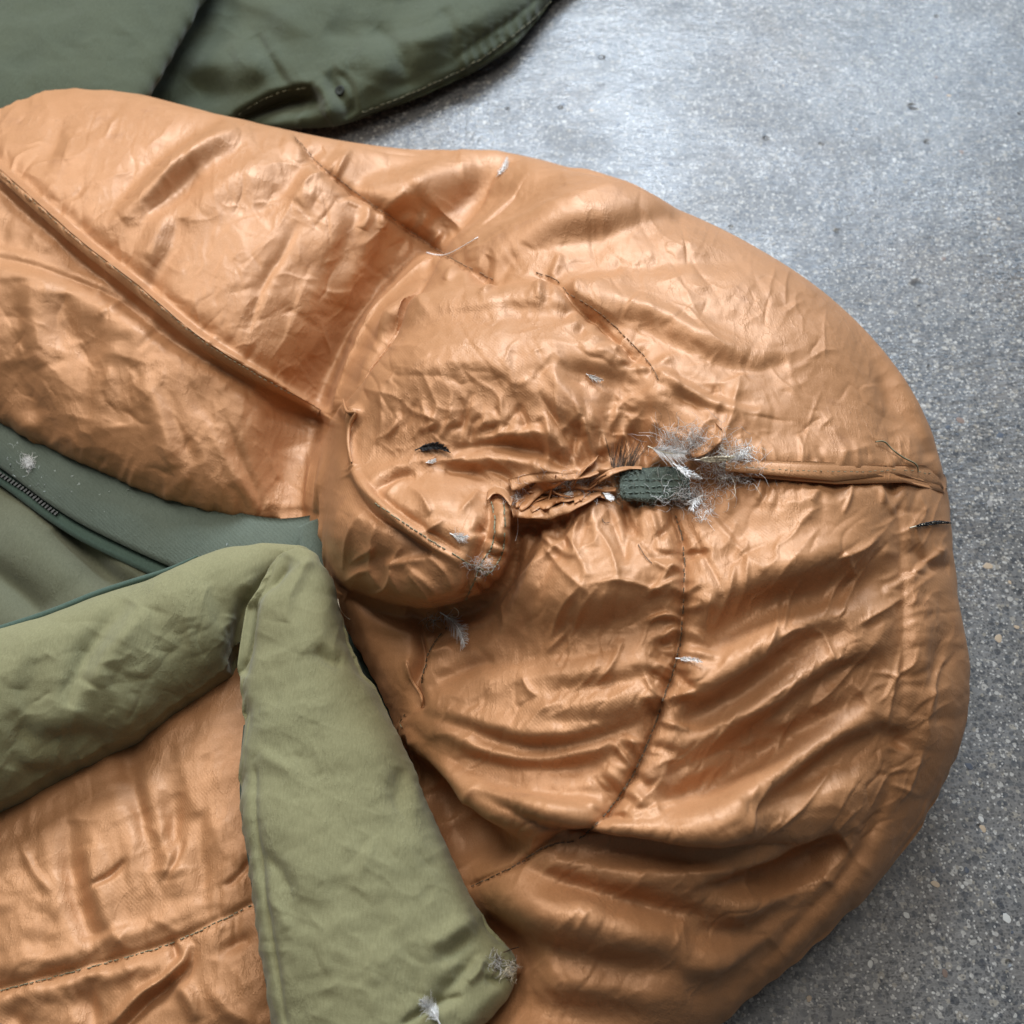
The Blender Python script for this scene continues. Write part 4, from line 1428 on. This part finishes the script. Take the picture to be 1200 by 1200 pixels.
# folded edges at the upper and lower ends of the lobe
c_ = smooth3(line3([(402, 468), (407, 484), (418, 482), (410, 498), (408, 520), (412, 542)], 0.003))
part("seam_edge", tubes([(c_, 0.0016 * np.sin(np.linspace(0.05, 3.09, len(c_))) ** 0.35)], 6), M_SATIN)
c_ = smooth3(line3([(476, 776), (482, 796), (494, 815), (494, 830)], 0.002))
part("seam_edge", tubes([(c_, 0.0014 * np.sin(np.linspace(0.05, 3.09, len(c_))) ** 0.35)], 6), M_SATIN)

# green webbing tab in the tear
ua, la = smooth_line([(726, 556), (760, 549), (806, 548)], 2), smooth_line([(728, 584), (765, 587), (810, 584)], 2)
V, F = ribbon(smooth3(surf(ua[:, 0], ua[:, 1], 0.004), 12), smooth3(surf(la[:, 0], la[:, 1], 0.0105), 12), 40, 16, 0.0028, 0.0012, 0.0003)
part("webbing_tab", (V, F), cotton("faded_webbing", (0.050, 0.066, 0.050), (0.075, 0.090, 0.072), fine=0.0008))
splat(V)
L = []
for k in range(12):
    x = 730 + 6.7 * k
    for y in (562, 570, 577):
        q = np.array([(x, y + RNG.randn() * .6), (x + 2.2, y + RNG.randn() * .6), (x + 4.6, y)])
        L.append((surf(q[:, 0], q[:, 1], 0.0006), 0.00055))
part("tab_weave", tubes(L, 4), plain("webbing_thread", (0.11, 0.14, 0.115), 0.8), kind='stuff')

L = []
for k in range(150):
    u = RNG.rand()
    x, y = ((725 + 85 * u, 552 + RNG.randn() * 2.5) if RNG.rand() < .5 else (727 + 83 * u, 585 + RNG.randn() * 2.5)) if RNG.rand() < .7 else (727 + RNG.randn() * 3, 553 + 30 * u)
    q = np.array([x, y]) + np.cumsum(RNG.randn(5, 2) * 2.2, 0)
    L.append((surf(q[:, 0], q[:, 1], 0.001 + 0.003 * RNG.rand()), np.linspace(0.00022, 0.0001, 5)))
part("tab_fray", tubes(L, 3), plain("tab_fray", (0.16, 0.19, 0.16), 0.9), kind='stuff')

# loose threads
for pts, l, r, m in (([(1026, 518), (1036, 517), (1046, 527), (1060, 537), (1074, 544), (1076, 552)], 0.004, 0.0006, M_THREAD),
                     ([(1107, 520), (1110, 540), (1113, 556), (1109, 572)], 0.008, 0.0004, M_CREAM),
                     ([(500, 296), (512, 299), (524, 298), (540, 290), (560, 278)], 0.001, 0.0005, M_WHITE),
                     ([(396, 702), (398, 712), (404, 722), (410, 726)], 0.003, 0.0003, M_CREAM),
                     ([(532, 712), (538, 716), (536, 724), (528, 722)], 0.004, 0.0003, M_CREAM),
                     ([(606, 600), (607, 620), (604, 634)], 0.004, 0.00025, M_WHITE),
                     ([(706, 608), (708, 614), (714, 612)], 0.001, 0.0003, M_BROWN),
                     ([(748, 638), (756, 652), (764, 660)], 0.001, 0.0003, M_BROWN),
                     ([(590, 1116), (600, 1112), (608, 1110)], 0.004, 0.0004, M_BROWN)):
    c_ = line3(pts, l)
    part("loose_thread", tubes([(smooth3(c_, 4), r)], 4), m)


# ------------------------------------------------------------------ feathers and down
def px_dir(a):
    return np.array([math.cos(R(a)), math.sin(R(a))])


def feather(label, x, y, ang, ln, wd, mat, quill=M_CREAM, bend=0.15, fluff=0.3, nb=26, lift=0.0012, asym=1.0, group=None, tipl=0.004, cat="feather", sweep=0.75, rb=0.00034):
    t = px_dir(ang)
    nn = np.array([-t[1], t[0]])
    u = np.linspace(0, 1, 14)
    ax = np.array([x, y]) + np.outer(u - 0.5, t) * ln + np.outer(np.sin(u * math.pi), nn) * bend * ln
    lf = lift + tipl * (u ** 2)
    o = thing("feather", label, cat, surf(x, y, 0)[0], group)
    part("quill", tubes([(surf(ax[:, 0], ax[:, 1], lf), np.interp(u, [0, 1], [0.0005, 0.00018]))], 5), quill, o)
    L = []
    for k in range(nb):
        v = 0.12 + 0.88 * (k + RNG.rand() * 0.6) / nb
        c = np.array([np.interp(v, u, ax[:, 0]), np.interp(v, u, ax[:, 1])])
        l0 = np.interp(v, u, lf)
        env = math.sin(math.pi * min(1, 0.12 + v * 0.92)) ** 0.6
        for sd in (1, -1):
            l = wd * env * (0.75 + 0.4 * RNG.rand()) * (asym if sd < 0 else 1)
            d = nn * sd * (1 - sweep * 0.5) + t * sweep
            d /= np.linalg.norm(d)
            s = np.linspace(0, 1, 5)
            cur = RNG.randn() * fluff * l
            q = c + np.outer(s, d) * l + np.outer(s ** 2, t) * cur * 0.6 + np.outer(s ** 2, nn) * cur * 0.5
            L.append((surf(q[:, 0], q[:, 1], l0 + 0.0015 * RNG.rand() * s * (1 + 4 * fluff)), np.interp(s, [0, 1], [rb, rb * 0.4])))
    part("vane", tubes(L, 3), mat, o, kind='stuff')
    return o


def down(label, x, y, rx, ry, n, mat, ln=14, curl=0.9, lift=0.008, mats=(), group=None, r=0.00022, name="down_tuft"):
    o = thing(name, label, "down tuft", surf(x, y, 0)[0], group)
    sets = {m: [] for m in (mat, *mats)}
    keys = list(sets)
    for k in range(n):
        m = keys[0] if RNG.rand() < 0.62 or len(keys) == 1 else keys[RNG.randint(1, len(keys))]
        c = np.array([x, y]) + RNG.randn(2) * [rx, ry] * 0.55
        a = RNG.rand() * 2 * math.pi
        l = ln * (0.4 + RNG.rand())
        kk = RNG.randn() * curl * 2 / l
        q = [c]
        for s in range(6):
            q.append(q[-1] + np.array([math.cos(a), math.sin(a)]) * l / 6)
            a += kk * l / 6 + RNG.randn() * 0.25
        q = np.array(q)
        h = lift * RNG.rand() * np.sin(np.linspace(0.25, 1, 7) * math.pi * (0.5 + 0.5 * RNG.rand())) + 0.0008
        sets[m].append((surf(q[:, 0], q[:, 1], h), np.linspace(r, r * 0.5, 7)))
    for m in keys:
        if sets[m]:
            part("fibers", tubes(sets[m], 3), m, o, kind='stuff')
    return o


feather("small white feather on the far top rim of the hood", 588, 195, -62, 28, 6, M_WHITE, M_WHITE, .1, .1)
feather("curled black and grey feather on the fold above the gathered lobe", 507, 529, 4, 42, 7, M_DARK, M_DARK, -.16, .10, 46, rb=0.0006)
feather("tiny white feather chip just under the curled black feather", 505, 540, -20, 13, 4, M_WHITE, M_WHITE, .1, .1, 16)
feather("short white feather lying in the middle of the gathered lobe", 538, 627, 10, 22, 8, M_SOFT, M_WHITE, .1, .5, 36, rb=0.00022)
feather("long wispy white feather hanging out below the gathered lobe", 530, 738, 55, 50, 13, M_SOFT, M_WHITE, -.14, .6, 60, 0.004, rb=0.00022)
feather("pale wisp of feather on the satin above the tear", 697, 442, 20, 22, 5, M_GREYD, M_WHITE, .05, .2, 18)
feather("thin white feather stuck to the stitched seam below the tear", 808, 774, 8, 32, 5, M_WHITE, M_WHITE, -.05, .15, 20)
feather("narrow dark brown feather lying on the right rim of the hood", 1092, 616, -6, 52, 4.5, M_DARK, M_CREAM, -.06, .05, 50, sweep=0.95, rb=0.0006)
feather("white feather sticking up from the bottom slit of the olive collar", 504, 1186, -128, 38, 13, M_SOFT, M_WHITE, .08, .4, 60, 0.003, tipl=0.01, rb=0.00022)
feather("broad white feather poking out of the tear above the green tab", 782, 527, 10, 46, 15, M_SOFT, M_CREAM, .08, .55, 70, 0.012, rb=0.00022)
feather("cream pointed feather lying across the right end of the tear", 838, 537, -4, 48, 7, M_CREAM, M_WHITE, .03, .08, 44, 0.012, sweep=0.95, rb=0.0006)
feather("thick white quill end resting on the corner of the green tab", 806, 552, 28, 40, 7, M_WHITE, M_WHITE, .05, .2, 26, 0.016)
feather("small white feather tip at the left frayed strip of the tear", 664, 580, -15, 16, 6, M_WHITE, M_WHITE, .05, .1, 18, 0.008)
feather("small white feather tip just left of the green tab", 713, 581, 30, 16, 6, M_WHITE, M_WHITE, .05, .1, 18, 0.009)
feather("white feather bent over the lower right corner of the green tab", 818, 590, 120, 22, 8, M_WHITE, M_WHITE, .25, .4, 22, 0.006)
down("grey and white down spilling around the green tab in the tear", 812, 580, 34, 14, 220, M_SOFT, 16, 1.1, 0.007, (M_GREYD, M_BROWN), r=0.00016)
down("fluffy brownish down standing above the tear", 806, 520, 34, 18, 320, M_GREYD, 22, 0.8, 0.014, (M_WHITE, M_BROWN), r=0.00013)
down("tangled grey down at the left end of the crown seam", 858, 544, 28, 22, 420, M_SOFT, 18, 1.2, 0.013, (M_GREYD, M_CREAM), r=0.00016)
down("white puff of down on the crown seam end of the tear", 872, 531, 8, 6, 60, M_WHITE, 9, 1.5, 0.01)
down("dark grey down caught in the left half of the tear", 676, 570, 30, 10, 260, M_GREYD, 13, 1.2, 0.009, (M_BROWN, M_SOFT), r=0.00015)
down("thin grey down between the lobe and the tear", 612, 580, 12, 16, 50, M_SOFT, 18, 0.9, 0.008, (M_WHITE,), r=0.00011)
down("small white curl of down below the green tab", 822, 598, 10, 12, 50, M_WHITE, 13, 1.6, 0.005, r=0.00015)
down("grey down matted into the stitched cuff of the lobe", 562, 664, 14, 9, 70, M_SOFT, 12, 1.0, 0.003, (M_GREYD,), r=0.00013)
down("dark down in the shadow under the lobe", 508, 727, 12, 4, 40, M_GREYD, 12, 0.8, 0.004, (M_BROWN,), r=0.00014)
down("white ball of down lying on the green webbing tape", 33, 541, 5, 6, 130, M_WHITE, 9, 1.6, 0.007)
down("cream tuft of down at the torn corner of the olive collar", 600, 1136, 5, 9, 70, M_CREAM, 11, 1.5, 0.006, (M_GREYD,))
down("grey down inside the torn corner of the olive collar", 583, 1128, 6, 8, 50, M_GREYD, 12, 1.0, 0.004, (M_BROWN,))
o = thing("down_tuft", "brown bristly tuft standing left of the green tab", "down tuft", surf(728, 540, 0)[0])
L = []
for k in range(60):
    x = 716 + 26 * RNG.rand()
    s = np.linspace(0, 1, 5)
    l = 14 + 22 * RNG.rand()
    dx = (x - 727) * 0.7 + 5 + RNG.randn() * 5
    q = np.stack([x + dx * s ** 1.3, 548 - l * s], -1)
    L.append((surf(q[:, 0], q[:, 1], 0.001 + 0.010 * s), np.linspace(0.00026, 0.0001, 5)))
part("fibers", tubes(L, 3), M_BROWN, o, kind='stuff')
# lint specks on the tape, one part
L = []
for k in range(170):
    u = RNG.rand()
    x = 10 + 260 * u
    y = np.interp(x, [0, 100, 200, 300], [505, 552, 592, 616]) + 6 + np.interp(x, [0, 200, 300], [42, 44, 14]) * RNG.rand()
    q = np.array([x, y]) + np.cumsum(RNG.randn(4, 2) * 1.5, 0)
    L.append((surf(q[:, 0], q[:, 1], 0.0012), 0.0003 + 0.0004 * RNG.rand() ** 2))
part("lint", tubes(L, 3), plain("lint", (0.42, 0.47, 0.45), 0.9), kind='stuff')

# ------------------------------------------------------------------ garment button tab
bp = surf(398, 106, 0.002)[0]
th = np.arange(20) * 2 * math.pi / 20
prof = [(0.0058, -0.002), (0.0062, 0.0004), (0.005, 0.0012), (0.0038, 0.0005), (0.001, 0.0005)]
V = np.array([(r * math.cos(a), r * math.sin(a), z) for r, z in prof for a in th])
F = np.array([[i * 20 + k, i * 20 + (k + 1) % 20, (i + 1) * 20 + (k + 1) % 20, (i + 1) * 20 + k] for i in range(4) for k in range(20)])
bo = link("button", mesh_from("button", V, F), plain("dark_green_button", (0.012, 0.016, 0.012), 0.6, 0, .3), garment)
bo.location = bp - garment.location * 0 if False else bp
bo.rotation_euler = (R(25), R(-20), 0)

stitches([(424, 132), (480, 110), (548, 78), (606, 38), (646, 2)], 5, 2, 0.0005, 0.0006, parent=garment)
stitches([(280, 134), (304, 119), (332, 107), (362, 103)], 5, 2, 0.0005, 0.0006, parent=garment)

# ------------------------------------------------------------------ stones showing in the worn concrete
SM = [plain("stone_" + n_, c, 0.45, 0, .5) for n_, c in (("tan", (0.36, 0.27, 0.18)), ("white", (0.42, 0.41, 0.38)), ("slate", (0.045, 0.055, 0.075)), ("grey", (0.20, 0.19, 0.18)), ("brown", (0.15, 0.10, 0.075)))]
proto = []
for k in range(6):
    n_ = 9
    a = np.arange(n_) * 2 * math.pi / n_
    rr = 0.75 + 0.4 * RNG.rand(n_)
    ring = np.stack([rr * np.cos(a), rr * np.sin(a) * (0.6 + .3 * RNG.rand()), 0 * a], -1)
    V = np.concatenate([ring, ring * [0.8, 0.8, 1] + [0, 0, 0.10], [[0, 0, 0.12]]])
    F = [[i, (i + 1) % n_, n_ + (i + 1) % n_, n_ + i] for i in range(n_)] + [[n_ + i, n_ + (i + 1) % n_, 2 * n_, 2 * n_] for i in range(n_)]
    me = bpy.data.meshes.new("stone")
    me.from_pydata(V.tolist(), [], [list(dict.fromkeys(q)) for q in F])
    proto.append(me)
SP = [(1158, 663, 9, 0), (1180, 1077, 7, 1), (1170, 748, 8, 0), (1125, 492, 8, 4), (1172, 510, 8, 2), (974, 277, 6, 3), (1113, 354, 7, 3), (1106, 303, 6, 4), (1152, 971, 6, 0), (1136, 898, 7, 2), (1096, 1036, 6, 0), (1150, 960, 5, 1),
      (930, 87, 6, 2), (1127, 178, 7, 4), (1112, 112, 6, 0), (644, 86, 6, 3), (724, 146, 6, 2), (786, 192, 6, 2), (660, 122, 5, 2), (625, 107, 5, 3), (1160, 590, 7, 3), (1133, 1020, 5, 2), (1062, 1072, 5, 1), (948, 1170, 5, 0), (1020, 1130, 5, 1)]
for k in range(70):
    x, y = RNG.rand() * 560 + 640, RNG.rand() * 1200
    SP.append((x, y, 2.6 + 3.0 * RNG.rand() ** 2, RNG.choice([0, 1, 2, 2, 3, 4])))
pr = {}
for x, y, r, m in SP:
    key = (RNG.randint(6), m)
    if key not in pr:
        pr[key] = proto[key[0]].copy()
        pr[key].materials.append(SM[m])
    o = bpy.data.objects.new("stone", pr[key])
    COL.objects.link(o)
    o.parent = floor
    p = at(x, y, 0.0)
    s_ = r * 0.00062
    o.location = (p[0], p[1], -0.0002)
    o.scale = (s_, s_, 0.004)
    o.rotation_euler = (0, 0, RNG.rand() * 6.28)
